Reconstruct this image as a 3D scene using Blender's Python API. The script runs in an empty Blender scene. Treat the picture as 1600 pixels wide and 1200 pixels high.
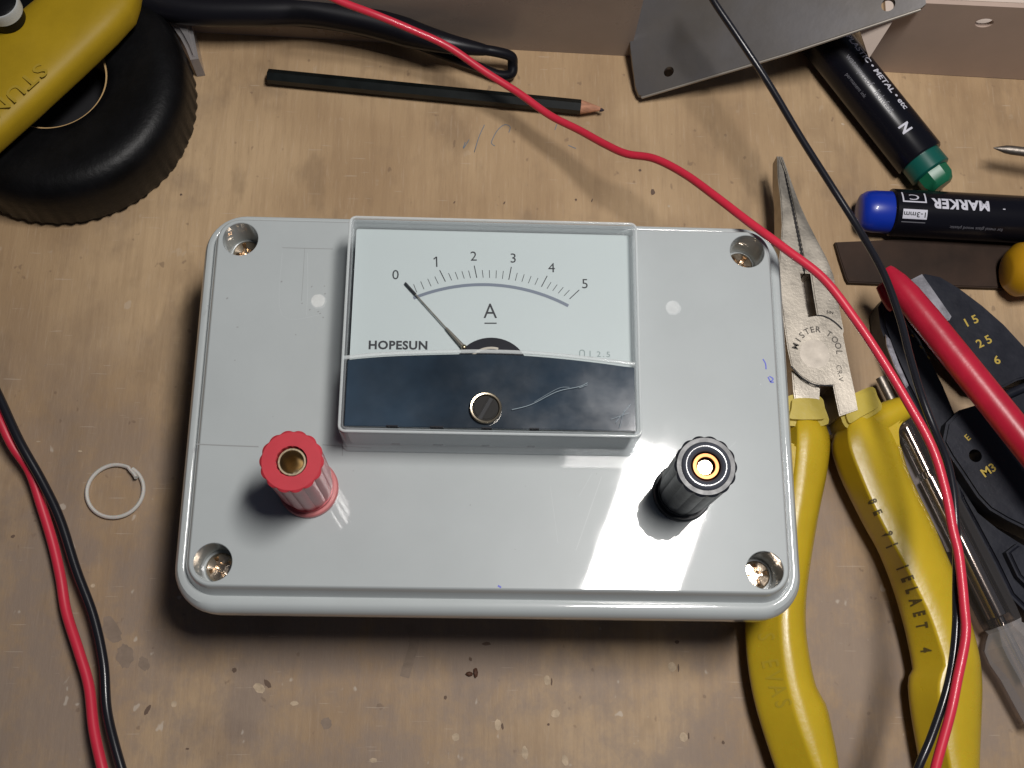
import bpy, bmesh, math, random
from mathutils import Vector, Matrix
from mathutils.geometry import delaunay_2d_cdt
random.seed(7)
S = 0.001                                   # all lengths below are in millimetres
sc = bpy.context.scene
col = sc.collection

# ------------------------------------------------------------------ camera
RC = [[0.9991947597689687, 0.008890410046268974, 0.03912534548655324],
      [0.019952441130409254, -0.9561206075583698, -0.29229314719156757],
      [0.03480994316528691, 0.2928384271427215, -0.955528086162519]]
CAM = Vector((-4.90190516, -72.58389389, 293.45681074)); FPX = 1786.734
R0, R1, R2 = Vector(RC[0]), Vector(RC[1]), Vector(RC[2])
cd = bpy.data.cameras.new('camera'); cam = bpy.data.objects.new('camera', cd); col.objects.link(cam)
cd.sensor_width = 36; cd.lens = FPX / 1600 * 36; cd.clip_start = 0.01; cd.clip_end = 20
M = Matrix((R0, -R1, -R2)).transposed().to_4x4(); M.translation = CAM * S
cam.matrix_world = M; sc.camera = cam

def P(px, py, z):
    "where the sight line through a point of the photo meets the height z"
    d = R0 * ((px - 800) / FPX) + R1 * ((py - 600) / FPX) + R2
    t = (z - CAM.z) / d.z
    return CAM + d * t
def PP(pts, z=None):
    return [P(q[0], q[1], q[2] if z is None else z) for q in pts]

# ------------------------------------------------------------------ materials
def mat(name, colr, rough=.5, metal=0., spec=.5, coat=0., trans=0., ior=1.45, var=0., vscale=60., bump=0., bscale=400.,
        rvar=0., sss=0., stretch=(1, 1, 1), col2=None):
    m = bpy.data.materials.new(name); m.use_nodes = True; n = m.node_tree.nodes; l = m.node_tree.links
    b = n['Principled BSDF']
    b.inputs['Base Color'].default_value = (*colr, 1); b.inputs['Roughness'].default_value = rough
    b.inputs['Metallic'].default_value = metal; b.inputs['Specular IOR Level'].default_value = spec
    b.inputs['Coat Weight'].default_value = coat; b.inputs['Coat Roughness'].default_value = .06
    b.inputs['Transmission Weight'].default_value = trans; b.inputs['IOR'].default_value = ior
    if sss: b.inputs['Subsurface Weight'].default_value = sss; b.inputs['Subsurface Scale'].default_value = .002
    tc = n.new('ShaderNodeTexCoord'); mp = n.new('ShaderNodeMapping'); mp.inputs['Scale'].default_value = stretch
    l.new(tc.outputs['Object'], mp.inputs['Vector'])
    def noise(sc_, det=5.):
        t = n.new('ShaderNodeTexNoise'); t.inputs['Scale'].default_value = sc_; t.inputs['Detail'].default_value = det
        t.inputs['Roughness'].default_value = .6
        l.new(mp.outputs['Vector'], t.inputs['Vector']); return t
    if var or col2:
        t = noise(vscale); mx = n.new('ShaderNodeMix'); mx.data_type = 'RGBA'
        mr = n.new('ShaderNodeMapRange'); mr.inputs[1].default_value = .35; mr.inputs[2].default_value = .65
        l.new(t.outputs['Fac'], mr.inputs[0]); l.new(mr.outputs[0], mx.inputs[0])
        c2 = col2 if col2 else tuple(c * (1 - var) for c in colr)
        mx.inputs[6].default_value = (*c2, 1); mx.inputs[7].default_value = (*(min(1, c * (1 + var)) for c in colr), 1)
        l.new(mx.outputs[2], b.inputs['Base Color'])
    if rvar:
        t = noise(vscale * 1.7 + 20); mr = n.new('ShaderNodeMapRange')
        mr.inputs[1].default_value = .3; mr.inputs[2].default_value = .7
        mr.inputs[3].default_value = max(.02, rough - rvar); mr.inputs[4].default_value = rough + rvar
        l.new(t.outputs['Fac'], mr.inputs[0]); l.new(mr.outputs[0], b.inputs['Roughness'])
    if bump:
        t = noise(bscale, 6.); bp = n.new('ShaderNodeBump'); bp.inputs['Strength'].default_value = bump
        bp.inputs['Distance'].default_value = .0004
        l.new(t.outputs['Fac'], bp.inputs['Height']); l.new(bp.outputs['Normal'], b.inputs['Normal'])
    return m

def wood_mat():
    m = bpy.data.materials.new('worn_wood'); m.use_nodes = True; n = m.node_tree.nodes; l = m.node_tree.links
    b = n['Principled BSDF']; b.inputs['Roughness'].default_value = .62; b.inputs['Specular IOR Level'].default_value = .3
    tc = n.new('ShaderNodeTexCoord')
    def tex(scale, st=(1, 1, 1), det=6., rough=.6, off=0.):
        mp = n.new('ShaderNodeMapping'); mp.inputs['Scale'].default_value = st; mp.inputs['Location'].default_value = (off, off, 0)
        l.new(tc.outputs['Object'], mp.inputs['Vector'])
        t = n.new('ShaderNodeTexNoise'); t.inputs['Scale'].default_value = scale; t.inputs['Detail'].default_value = det
        t.inputs['Roughness'].default_value = rough; l.new(mp.outputs['Vector'], t.inputs['Vector']); return t.outputs['Fac']
    def rng(x, a, b_, c=0., d=1.):
        r = n.new('ShaderNodeMapRange'); r.interpolation_type = 'SMOOTHSTEP'
        for i, v in zip((1, 2, 3, 4), (a, b_, c, d)): r.inputs[i].default_value = v
        l.new(x, r.inputs[0]); return r.outputs[0]
    def mix(f, a, b_, mode='MIX'):
        x = n.new('ShaderNodeMix'); x.data_type = 'RGBA'; x.blend_type = mode; l.new(f, x.inputs[0])
        for i, v in ((6, a), (7, b_)):
            if isinstance(v, tuple): x.inputs[i].default_value = (*v, 1)
            else: l.new(v, x.inputs[i])
        return x.outputs[2]
    def mul(a, b_):
        x = n.new('ShaderNodeMath'); x.operation = 'MULTIPLY'; l.new(a, x.inputs[0])
        if isinstance(b_, float): x.inputs[1].default_value = b_
        else: l.new(b_, x.inputs[1])
        return x.outputs[0]
    grain = tex(1., (420, 26, 1), 5., .65)
    fine = tex(1., (1500, 120, 1), 3., .6, 3.)
    blotch = tex(14., (1, .7, 1), 4., .55, 1.)
    blotch2 = tex(38., (1, .6, 1), 5., .6, 7.)
    c = mix(rng(blotch, .33, .67), (.345, .228, .125), (.51, .358, .208))
    c = mix(mul(rng(grain, .42, .66), .24), c, (.25, .158, .088))
    c = mix(mul(rng(blotch2, .48, .72), .52), c, (.24, .155, .085))
    c = mix(mul(rng(tex(75., (1, .45, 1), 4., .6, 41.), .56, .70), .40), c, (.215, .145, .085))
    c = mix(mul(rng(fine, .55, .75), .20), c, (.20, .13, .08))
    c = mix(mul(rng(fine, .44, .30), .16), c, (.56, .44, .33))
    # greyer, darker tone growing towards the near edge, broken up by noise
    sx = n.new('ShaderNodeSeparateXYZ'); l.new(tc.outputs['Object'], sx.inputs[0])
    near = rng(sx.outputs[1], .02, -.075)
    grey_mask = rng(tex(60., (1, .8, 1), 7., .7, 11.), .35, .62, .25, 1.)
    c = mix(mul(mul(near, grey_mask), .75), c, (.235, .185, .155))
    sm = rng(tex(26., (1, 1, 1), 5., .6, 21.), .56, .72)
    c = mix(mul(sm, .38), c, (.15, .105, .08))
    # little dark and pale specks
    spk = rng(tex(330., (1, .8, 1), 2., .5, 5.), .70, .76)
    c = mix(mul(spk, .45), c, (.14, .09, .06))
    spl = rng(tex(260., (1, .7, 1), 2., .5, 15.), .705, .75)
    c = mix(mul(spl, mul(rng(sx.outputs[1], .03, -.05, .2, 1.), .45)), c, (.60, .54, .46))
    scr = rng(tex(1., (90, 1600, 1), 2., .5, 31.), .70, .74)
    c = mix(mul(scr, .35), c, (.55, .45, .36))
    l.new(c, b.inputs['Base Color'])
    bp = n.new('ShaderNodeBump'); bp.inputs['Strength'].default_value = .45; bp.inputs['Distance'].default_value = .0003
    l.new(mix(rng(blotch, 0., 1., .6, .6), grain, tex(900., (1, .3, 1), 4.)), bp.inputs['Height'])
    l.new(bp.outputs['Normal'], b.inputs['Normal'])
    return m

def pane_mat(name, tint=(1, 1, 1), rough=.02):
    m = bpy.data.materials.new(name); m.use_nodes = True; n = m.node_tree.nodes; l = m.node_tree.links
    n.remove(n['Principled BSDF'])
    tr = n.new('ShaderNodeBsdfTransparent'); tr.inputs[0].default_value = (*tint, 1)
    gl = n.new('ShaderNodeBsdfGlossy'); gl.inputs['Roughness'].default_value = rough
    fr = n.new('ShaderNodeFresnel'); fr.inputs[0].default_value = 1.49
    mx = n.new('ShaderNodeMixShader'); l.new(fr.outputs[0], mx.inputs[0]); l.new(tr.outputs[0], mx.inputs[1]); l.new(gl.outputs[0], mx.inputs[2])
    l.new(mx.outputs[0], n['Material Output'].inputs[0]); return m

def clear_mat(name, tint, body, f, rough=.08):
    "clear plastic with a little milky body"
    m = bpy.data.materials.new(name); m.use_nodes = True; n = m.node_tree.nodes; l = m.node_tree.links
    b = n['Principled BSDF']; b.inputs['Base Color'].default_value = (*body, 1); b.inputs['Roughness'].default_value = rough
    b.inputs['Coat Weight'].default_value = .6
    tr = n.new('ShaderNodeBsdfTransparent'); tr.inputs[0].default_value = (*tint, 1)
    lw = n.new('ShaderNodeLayerWeight'); lw.inputs[0].default_value = .4
    mr = n.new('ShaderNodeMapRange'); mr.inputs[3].default_value = f; mr.inputs[4].default_value = min(1, f + .45)
    l.new(lw.outputs['Facing'], mr.inputs[0])
    mx = n.new('ShaderNodeMixShader'); l.new(mr.outputs[0], mx.inputs[0]); l.new(tr.outputs[0], mx.inputs[1]); l.new(b.outputs[0], mx.inputs[2])
    l.new(mx.outputs[0], n['Material Output'].inputs[0]); return m

m_wood = wood_mat()
m_lid = mat('grey_plastic', (.415, .445, .448), .32, spec=.15, coat=1., var=.035, vscale=35.)
def smudge(m, lo, hi, sc_):
    n = m.node_tree.nodes; l = m.node_tree.links; tc = [x for x in n if x.type == 'TEX_COORD'][0]
    t = n.new('ShaderNodeTexNoise'); t.inputs['Scale'].default_value = sc_; t.inputs['Detail'].default_value = 8; t.inputs['Roughness'].default_value = .7
    mp = n.new('ShaderNodeMapping'); mp.inputs['Scale'].default_value = (1, .5, 1); l.new(tc.outputs['Object'], mp.inputs[0]); l.new(mp.outputs[0], t.inputs['Vector'])
    r = n.new('ShaderNodeMapRange'); r.inputs[1].default_value = .42; r.inputs[2].default_value = .72; r.inputs[3].default_value = lo; r.inputs[4].default_value = hi
    l.new(t.outputs['Fac'], r.inputs[0]); l.new(r.outputs[0], n['Principled BSDF'].inputs['Coat Roughness'])
smudge(m_lid, .03, .075, 60.)
m_lidside = mat('grey_plastic_body', (.42, .44, .45), .35, bump=.08, bscale=700.)
m_red = mat('red_plastic', (.48, .040, .055), .32, coat=.1, var=.05, vscale=200., sss=.05)
m_blk = mat('black_plastic', (.016, .018, .024), .36, rvar=.05, vscale=300.)
m_brass = mat('brass', (.52, .43, .29), .34, 1., var=.1, vscale=300., bump=.1, bscale=1200.)
m_copper = mat('gold_plated_ring', (.74, .30, .12), .5, 1.)
m_nickel = mat('nickel_screw', (.74, .60, .46), .2, 1., bump=.15, bscale=700.)
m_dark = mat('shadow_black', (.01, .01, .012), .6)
m_dial = mat('dial_white', (.47, .535, .54), .5, var=.01, vscale=40.)
m_ink = mat('dial_ink', (.022, .025, .03), .6)
m_grayink = mat('grey_arc_ink', (.15, .18, .23), .5)
m_faint = mat('faint_ink', (.22, .28, .28), .6)
m_panel = mat('dark_blue_panel', (.024, .040, .060), .16, var=.45, vscale=24., coat=.6, rvar=.08)
m_pane = pane_mat('clear_window')
m_frame = clear_mat('clear_acrylic_edge', (.965, .975, .98), (.72, .76, .77), .13, .04)
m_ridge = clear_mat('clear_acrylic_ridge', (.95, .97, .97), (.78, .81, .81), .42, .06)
m_pointer = mat('pointer_metal', (.30, .28, .24), .35, .6)
m_hub = mat('hub_black', (.006, .007, .012), .5, spec=.2)
m_yel = mat('yellow_grip', (.51, .355, .018), .30, spec=.5, var=.07, vscale=45., bump=.12, bscale=500., sss=.08, rvar=.06)
m_yeld = mat('yellow_grip_band', (.47, .36, .04), .32, var=.1, vscale=50., bump=.12, bscale=500.)
m_yelo = mat('orange_yellow_plastic', (.42, .22, .008), .35, var=.08, vscale=60.)
m_steel = mat('brushed_steel', (.37, .335, .285), .42, 1., var=.16, vscale=90., bump=.10, bscale=1200., rvar=.08)
m_steeld = mat('dark_worn_steel', (.26, .23, .20), .45, .9, var=.2, vscale=200., bump=.3, bscale=900.)
m_stamp = mat('stamped_letters', (.085, .075, .065), .6, .3)
m_pen = mat('pencil_paint', (.006, .008, .008), .3, spec=.3, var=.3, vscale=200.)
m_penwood = mat('pencil_wood', (.42, .20, .12), .7, var=.25, vscale=400., stretch=(1, 4, 1))
m_lead = mat('pencil_lead', (.03, .022, .03), .4)
m_wred = mat('red_insulation', (.58, .026, .055), .38, var=.04, vscale=150., coat=.1)
m_wblk = mat('black_insulation', (.012, .012, .016), .26, coat=.15)
m_rub = mat('black_rubber', (.0035, .0035, .004), .42, spec=.22, bump=.3, bscale=500., var=.3, vscale=120.)
m_core = mat('cardboard_core', (.50, .33, .15), .6)
m_sheet = mat('grey_steel_sheet', (.135, .135, .15), .36, .5, var=.08, vscale=14., bump=.05, bscale=600., rvar=.05, col2=(.135, .12, .105))
m_sheete = mat('bare_sheet_edge', (.35, .32, .28), .4, .6)
m_chan = mat('beige_grey_paint', (.29, .235, .20), .30, var=.10, vscale=20., bump=.06, bscale=500., rvar=.06)
m_cream = mat('cream_paint', (.62, .52, .45), .30, var=.05, vscale=30., bump=.08, bscale=700.)
m_white = mat('white_plastic', (.62, .60, .56), .3, sss=.1)
m_mark = mat('marker_black', (.005, .005, .008), .24, spec=.3)
m_blue = mat('blue_cap', (.005, .028, .33), .34, coat=.2)
m_bluee = mat('blue_cap_worn', (.05, .07, .16), .4)
m_green = mat('green_cap', (.005, .085, .068), .34)
m_greenl = mat('green_cap_light', (.01, .12, .06), .34)
m_wprint = mat('white_print', (.55, .55, .62), .4)
m_gprint = mat('grey_print', (.13, .13, .15), .5)
m_gold = mat('gold_print', (.42, .30, .045), .5)
m_crimp = mat('black_oxide_steel', (.012, .013, .020), .42, 0., spec=.3, var=.25, vscale=60., bump=.15, bscale=600., rvar=.08)
m_alu = mat('worn_aluminium_block', (.26, .255, .28), .42, .6, var=.3, vscale=200., bump=.15, bscale=500.)
m_bstrip = mat('dark_brown_metal', (.034, .020, .014), .6, spec=.2, var=.35, vscale=50., rvar=.1)
m_clear = clear_mat('clear_handle_plastic', (.66, .62, .60), (.16, .15, .15), .12, .04)
m_clearl = clear_mat('clear_flange_plastic', (.74, .71, .71), (.52, .50, .50), .28, .05)
m_chrome = mat('chrome_rod', (.75, .70, .66), .12, 1.)
m_pencilmark = mat('pencil_mark', (.10, .10, .10), .6)
m_bluemark = mat('blue_pencil_mark', (.10, .16, .22), .6)
m_bluepen = mat('blue_ink', (.10, .12, .50), .5)
m_pit = mat('pale_chipped_wood', (.44, .34, .235), .8, var=.2, vscale=500.)
m_pitedge = mat('dark_chip_edge', (.13, .085, .06), .8)
m_stain = mat('grey_stain', (.235, .175, .13), .75, var=.12, vscale=300.)
m_crumb = mat('brown_crumb', (.085, .035, .018), .7)
m_ltmark = mat('pale_scuff', (.58, .60, .59), .5, var=.06, vscale=900.)
m_ltmark2 = mat('pale_scuff_faint', (.50, .525, .525), .5, var=.06, vscale=900.)
m_scr = mat('lid_scratch', (.45, .48, .485), .4)
m_dirtmark = mat('grey_scuff', (.27, .28, .28), .55)

# ------------------------------------------------------------------ object helpers
WORLD = {}
def fin(o, loc, parent):
    WORLD[o] = loc.copy()
    if parent is not None:
        o.parent = parent; o.location = (loc - WORLD[parent]) * S
    else: o.location = loc * S
def mk(name, verts, faces, m, parent=None, smooth=None, mats=None):
    verts = [Vector(v) for v in verts]
    if parent is None:
        n = len(verts); loc = Vector((sum(v.x for v in verts) / n, sum(v.y for v in verts) / n, min(v.z for v in verts)))
    else: loc = WORLD[parent].copy()
    me = bpy.data.meshes.new(name); me.from_pydata([(v - loc) * S for v in verts], [], faces)
    me.materials.append(m)
    if mats:
        for mm in mats[0]: me.materials.append(mm)
        for i, k in mats[1].items(): me.polygons[i].material_index = k
    bm = bmesh.new(); bm.from_mesh(me); bmesh.ops.recalc_face_normals(bm, faces=bm.faces)
    if smooth is not None:
        a = math.radians(smooth)
        for f in bm.faces: f.smooth = True
        for e in bm.edges:
            if len(e.link_faces) == 2 and e.calc_face_angle(0) > a: e.smooth = False
    bm.to_mesh(me); bm.free()
    o = bpy.data.objects.new(name, me); col.objects.link(o); fin(o, loc, parent); return o
def tag(o, label, cat, group=None, kind=None):
    if label: o['label'] = label
    if cat: o['category'] = cat
    if group: o['group'] = group
    if kind: o['kind'] = kind
    return o
def thing(name, loc, label, cat, group=None):
    o = bpy.data.objects.new(name, None); o.empty_display_size = .01; col.objects.link(o); fin(o, Vector(loc), None)
    return tag(o, label, cat, group)
class Acc:
    def __init__(s): s.v = []; s.f = []; s.mi = {}
    def add(s, v, f, mi=0):
        n = len(s.v); s.v += [Vector(x) for x in v]
        for q in f:
            if mi: s.mi[len(s.f)] = mi
            s.f.append([i + n for i in q])
        return s
    def mk(s, name, m, parent=None, smooth=None, extra=None):
        return mk(name, s.v, s.f, m, parent, smooth, (extra, s.mi) if extra else None)
def catmull(pts, n=8, closed=False):
    pts = [Vector(p) for p in pts]; out = []; k = len(pts)
    for i in range(k if closed else k - 1):
        if closed: a, b, c, d = pts[i - 1], pts[i], pts[(i + 1) % k], pts[(i + 2) % k]
        else: a, b, c, d = pts[max(i - 1, 0)], pts[i], pts[i + 1], pts[min(i + 2, k - 1)]
        for j in range(n):
            t = j / n
            out.append(.5 * ((2 * b) + (c - a) * t + (2 * a - 5 * b + 4 * c - d) * t * t + (3 * b - a - 3 * c + d) * t ** 3))
    if not closed: out.append(pts[-1].copy())
    return out
def resample(pts, n):
    L = [0.]
    for a, b in zip(pts, pts[1:]): L.append(L[-1] + (b - a).length)
    out = []; j = 0
    for i in range(n):
        s = L[-1] * i / (n - 1)
        while j < len(L) - 2 and L[j + 1] < s: j += 1
        t = (s - L[j]) / max(1e-9, L[j + 1] - L[j]); out.append(pts[j].lerp(pts[j + 1], min(1, t)))
    return out
def rings(loops, cap0=True, cap1=True):
    n = len(loops[0]); v = [p for lp in loops for p in lp]; f = []
    for i in range(len(loops) - 1):
        for j in range(n):
            a = i * n + j; b = i * n + (j + 1) % n; f.append([a, b, b + n, a + n])
    if cap0: f.append(list(range(n))[::-1])
    if cap1: f.append([len(v) - n + j for j in range(n)])
    return v, f
def tube(pts, rad, sides=12, sm=6, cap=True, flat=1.):
    c = catmull(pts, sm) if sm else [Vector(p) for p in pts]; N = len(c); loops = []
    up = Vector((0, 0, 1)); k = len(pts) - 1
    for i, p in enumerate(c):
        d = (c[min(i + 1, N - 1)] - c[max(i - 1, 0)]).normalized()
        u = d.cross(up)
        if u.length < .05: u = d.cross(Vector((0, 1, 0)))
        u.normalize(); w = u.cross(d).normalized()
        r = rad(i / (N - 1)) if callable(rad) else rad
        loops.append([p + (u * math.cos(2 * math.pi * a / sides) + w * flat * math.sin(2 * math.pi * a / sides)) * r for a in range(sides)])
    return rings(loops, cap, cap)
def lathe(prof, base, axis=(0, 0, 1), n=32, mod=None, cap=True):
    "prof: (radius, height) pairs along the axis from base"
    ax = Vector(axis).normalized(); u = ax.orthogonal().normalized()
    if abs(ax.z) > .9: u = Vector((1, 0, 0)) - ax * ax.x; u.normalize()
    w = ax.cross(u); base = Vector(base); loops = []
    for r, h in prof:
        lp = []
        for a in range(n):
            t = 2 * math.pi * a / n; rr = r * (mod(t, h) if mod else 1)
            lp.append(base + ax * h + (u * math.cos(t) + w * math.sin(t)) * rr)
        loops.append(lp)
    return rings(loops, cap, cap)
def rrect(x0, x1, y0, y1, r, z, n=8):
    out = []
    for cx, cy, a0 in ((x1 - r, y1 - r, 0), (x0 + r, y1 - r, 90), (x0 + r, y0 + r, 180), (x1 - r, y0 + r, 270)):
        for i in range(n + 1):
            a = math.radians(a0 + 90 * i / n); out.append(Vector((cx + r * math.cos(a), cy + r * math.sin(a), z)))
    return out
def box(x0, x1, y0, y1, z0, z1):
    return ([(x, y, z) for z in (z0, z1) for x, y in ((x0, y0), (x1, y0), (x1, y1), (x0, y1))],
            [[3, 2, 1, 0], [4, 5, 6, 7], [0, 1, 5, 4], [1, 2, 6, 5], [2, 3, 7, 6], [3, 0, 4, 7]])
def inside(p, lp):
    c = False
    for i in range(len(lp)):
        a, b = lp[i - 1], lp[i]
        if (a.y > p[1]) != (b.y > p[1]) and p[0] < (b.x - a.x) * (p[1] - a.y) / (b.y - a.y) + a.x: c = not c
    return c
def tri_fill(loops):
    v = []; e = []
    for lp in loops:
        n = len(v); v += [Vector((p.x, p.y)) for p in lp]; e += [(n + i, n + (i + 1) % len(lp)) for i in range(len(lp))]
    ov, oe, of, vi, ei, fi = delaunay_2d_cdt(v, e, [], 0, 1e-6)
    f = []
    for t in of:
        q = [vi[k][0] for k in t]; c = (sum(v[k].x for k in q) / 3, sum(v[k].y for k in q) / 3)
        if inside(c, loops[0]) and not any(inside(c, h) for h in loops[1:]): f.append(q)
    return f
def flat_fill(loops):
    "one flat sheet with holes: first loop is the outline"
    return [p for lp in loops for p in lp], tri_fill(loops)
def prism(poly, z0, z1, bev=.4, seg=2, holes=None):
    "poly: list of Vector (xy). z0/z1 number or function of the point"
    f0 = z0 if callable(z0) else (lambda p: z0); f1 = z1 if callable(z1) else (lambda p: z1)
    loops = [poly] + (holes or [])
    bm = bmesh.new(); top = []; bot = []
    for lp in loops:
        top.append([bm.verts.new((p.x, p.y, f1(p))) for p in lp]); bot.append([bm.verts.new((p.x, p.y, f0(p))) for p in lp])
    if holes:
        ft, fb = [v for l_ in top for v in l_], [v for l_ in bot for v in l_]
        for t in tri_fill(loops):
            bm.faces.new([ft[i] for i in t]); bm.faces.new([fb[i] for i in reversed(t)])
    else: bm.faces.new(top[0]); bm.faces.new(bot[0][::-1])
    for a, b in zip(top, bot):
        for i in range(len(a)): j = (i + 1) % len(a); bm.faces.new((a[i], a[j], b[j], b[i]))
    bmesh.ops.recalc_face_normals(bm, faces=bm.faces)
    if bev:
        tv = set(top[0]); es = [e for e in bm.edges if e.verts[0] in tv and e.verts[1] in tv and len(e.link_faces) == 2 and
                                abs(e.link_faces[0].normal.z - e.link_faces[1].normal.z) > .5]
        try: bmesh.ops.bevel(bm, geom=es, offset=bev, segments=seg, affect='EDGES', clamp_overlap=True)
        except Exception: pass
    bm.verts.index_update(); v = [x.co.copy() for x in bm.verts]; f = [[x.index for x in q.verts] for q in bm.faces]; bm.free(); return v, f
def text2d(s, size, bold=0., spacing=1., align='CENTER'):
    cu = bpy.data.curves.new('t', 'FONT'); cu.body = s; cu.size = size * 1.38; cu.resolution_u = 3
    cu.offset = bold; cu.space_character = spacing; cu.align_x = align; cu.align_y = 'CENTER'
    o = bpy.data.objects.new('t', cu); col.objects.link(o); dg = bpy.context.evaluated_depsgraph_get(); dg.update()
    me = o.evaluated_get(dg).to_mesh(); v = [x.co.copy() for x in me.vertices]; f = [list(p.vertices) for p in me.polygons]
    o.evaluated_get(dg).to_mesh_clear(); bpy.data.objects.remove(o); bpy.data.curves.remove(cu)
    return v, f
def text_at(s, c, xd, size, up=(0, 0, 1), sx=1., **k):
    "flat lettering lying at c, reading along xd"
    v, f = text2d(s, size, **k); xd = Vector(xd).normalized(); up = Vector(up).normalized(); yd = up.cross(xd)
    return [Vector(c) + xd * p.x * sx + yd * p.y for p in v], f
def text_px(s, px, py, z, size, ang=0., sx=1., **k):
    c = P(px, py, z); a = math.radians(ang); d = P(px + 10 * math.cos(a), py - 10 * math.sin(a), z) - c
    return text_at(s, c, d, size, sx=sx, **k)
def slice2d(v, f, step=.3):
    bm = bmesh.new(); vs = [bm.verts.new(p) for p in v]
    for q in f:
        try: bm.faces.new([vs[i] for i in q])
        except ValueError: pass
    for ax in (0, 1):
        lo_, hi_ = min(p[ax] for p in v), max(p[ax] for p in v); c = lo_ + step
        if ax == 0 and hi_ - lo_ > 6: continue
        while c < hi_:
            n_ = Vector((1, 0, 0)) if ax == 0 else Vector((0, 1, 0))
            bmesh.ops.bisect_plane(bm, geom=bm.verts[:] + bm.edges[:] + bm.faces[:], plane_co=n_ * c, plane_no=n_); c += step
    bm.verts.index_update(); ov = [x.co.copy() for x in bm.verts]; of = [[x.index for x in q.verts] for q in bm.faces]; bm.free(); return ov, of
def text_cyl(s, A, d, r, along, phi, size, flip=False, sx=1., **k):
    "lettering wrapped on a cylinder lying along d; phi measured from straight up, positive towards d x z"
    v, f = slice2d(*text2d(s, size, **k)); d = Vector(d).normalized(); side = d.cross(Vector((0, 0, 1))).normalized(); upv = side.cross(d)
    out = []
    for p in v:
        x, y = (-p.x, -p.y) if flip else (p.x, p.y)
        a = phi - y / r
        out.append(A + d * (along + x * sx) + (upv * math.cos(a) + side * math.sin(a)) * r)
    return out, f
def marks(name, items, m, parent):
    for v, f in items: mk(name, v, f, m, parent)
def blob(cx, cy, rx, ry, rot=0., n=14, jit=.22, z=.06):
    a0 = math.radians(rot); c = P(cx, cy, z); out = []
    for i in range(n):
        t = 2 * math.pi * i / n; k = 1 + random.uniform(-jit, jit); x, y = rx * math.cos(t) * k, ry * math.sin(t) * k
        out.append(Vector((c.x + x * math.cos(a0) - y * math.sin(a0), c.y + x * math.sin(a0) + y * math.cos(a0), z)))
    return out, [list(range(n))]
def ribbon(pts, w, z):
    c = catmull(PP(pts, z), 5) if len(pts) > 2 else PP(pts, z); v = []; f = []
    for i, p in enumerate(c):
        d = (c[min(i + 1, len(c) - 1)] - c[max(i - 1, 0)]).normalized(); s = Vector((-d.y, d.x, 0)) * w / 2
        v += [p + s, p - s]
        if i: f.append([2 * i - 2, 2 * i - 1, 2 * i + 1, 2 * i])
    return v, f

# ------------------------------------------------------------------ the bench
bench = mk('workbench', *box(-420, 420, -300, 380, -20, 0), m_wood)
tag(bench, None, None, kind='structure')
a = Acc()
for x, y, rx, ry, ro in ((405, 1075, 2.6, 1.7, -30), (1050, 1042, 1.7, 1.9, 0), (855, 1063, 1.3, 1.9, 10), (1068, 1152, 1.6, 1.8, 0),
                         (712, 1152, 1.5, 1.5, 0), (778, 1133, 1.3, 2.2, 0), (868, 1115, 1.8, 1.6, 20), (820, 1176, 1.3, 2.4, 5),
                         (883, 1188, 1.2, 2.2, 10), (460, 1099, 1.6, .9, 0), (272, 1100, 1.1, 1.3, 0), (1317, 194, .9, .6, -20),
                         (1045, 322, .6, .6, 0), (145, 915, .9, .8, 0), (583, 1188, 1.5, .9, 0), (125, 705, .9, .4, 0), (60, 690, .9, .3, 0)):
    mk('pale_chip', *blob(x, y, rx * .62, ry * .62, ro, 22, .10), m_pit, bench)
a = Acc()
for x, y, rx, ry, ro in ((418, 1068, 1.0, 2.0, 40), (1060, 1044, .35, 1.6, 0), (862, 1065, .3, 1.5, 0), (1076, 1150, .35, 1.4, 0), (366, 1047, .9, .9, 0),
                         (230, 1110, .8, 2.2, -28), (696, 1090, .6, .8, 0), (857, 1132, .5, .5, 0), (1130, 1160, .6, .7, 0), (785, 1135, .5, 1.2, 10),
                         (735, 1030, .6, .9, 30), (760, 1006, 1.7, .7, 0), (1058, 1003, .9, .7, 0), (20, 838, .9, .6, 20), (293, 1170, .7, .4, 0),
                         (1000, 266, .7, .6, 0), (900, 312, .5, .6, 0), (925, 313, .3, .9, -15), (788, 317, .35, .8, -20), (283, 304, .6, .5, 0),
                         (710, 316, .3, .7, -30), (1020, 300, 1.0, 1.5, 0)):
    mk('dark_nick', *blob(x, y, rx * .62, ry * .62, ro, 16, .16, z=.11), m_pitedge, bench)
a = Acc()
for p in ([(640, 975), (648, 1000), (640, 1030), (632, 1058)],):
    mk('grey_stain', *ribbon(p, 2.4, .05), m_stain, bench)
for x, y, rx, ry, ro in ((175, 985, 2.4, 4.5, 30), (195, 1025, 2.6, 3.6, 10), (225, 1037, 1.6, 2.2, 30), (510, 1130, 1.6, 1.8, 0)):
    mk('grey_stain', *blob(x, y, rx * .8, ry * .8, ro, 26, .12, z=.05), m_stain, bench)
a = Acc()
for p in ([(757, 195), (748, 215), (741, 238), (744, 228)], [(727, 222), (724, 232), (733, 218)], [(773, 228), (768, 222), (777, 204), (788, 195), (797, 198), (795, 207)],
          [(867, 203), (870, 194)], [(888, 227), (900, 232)]):
    mk('pencil_scribble', *ribbon(p, .2, .08), m_bluemark, bench)

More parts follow.
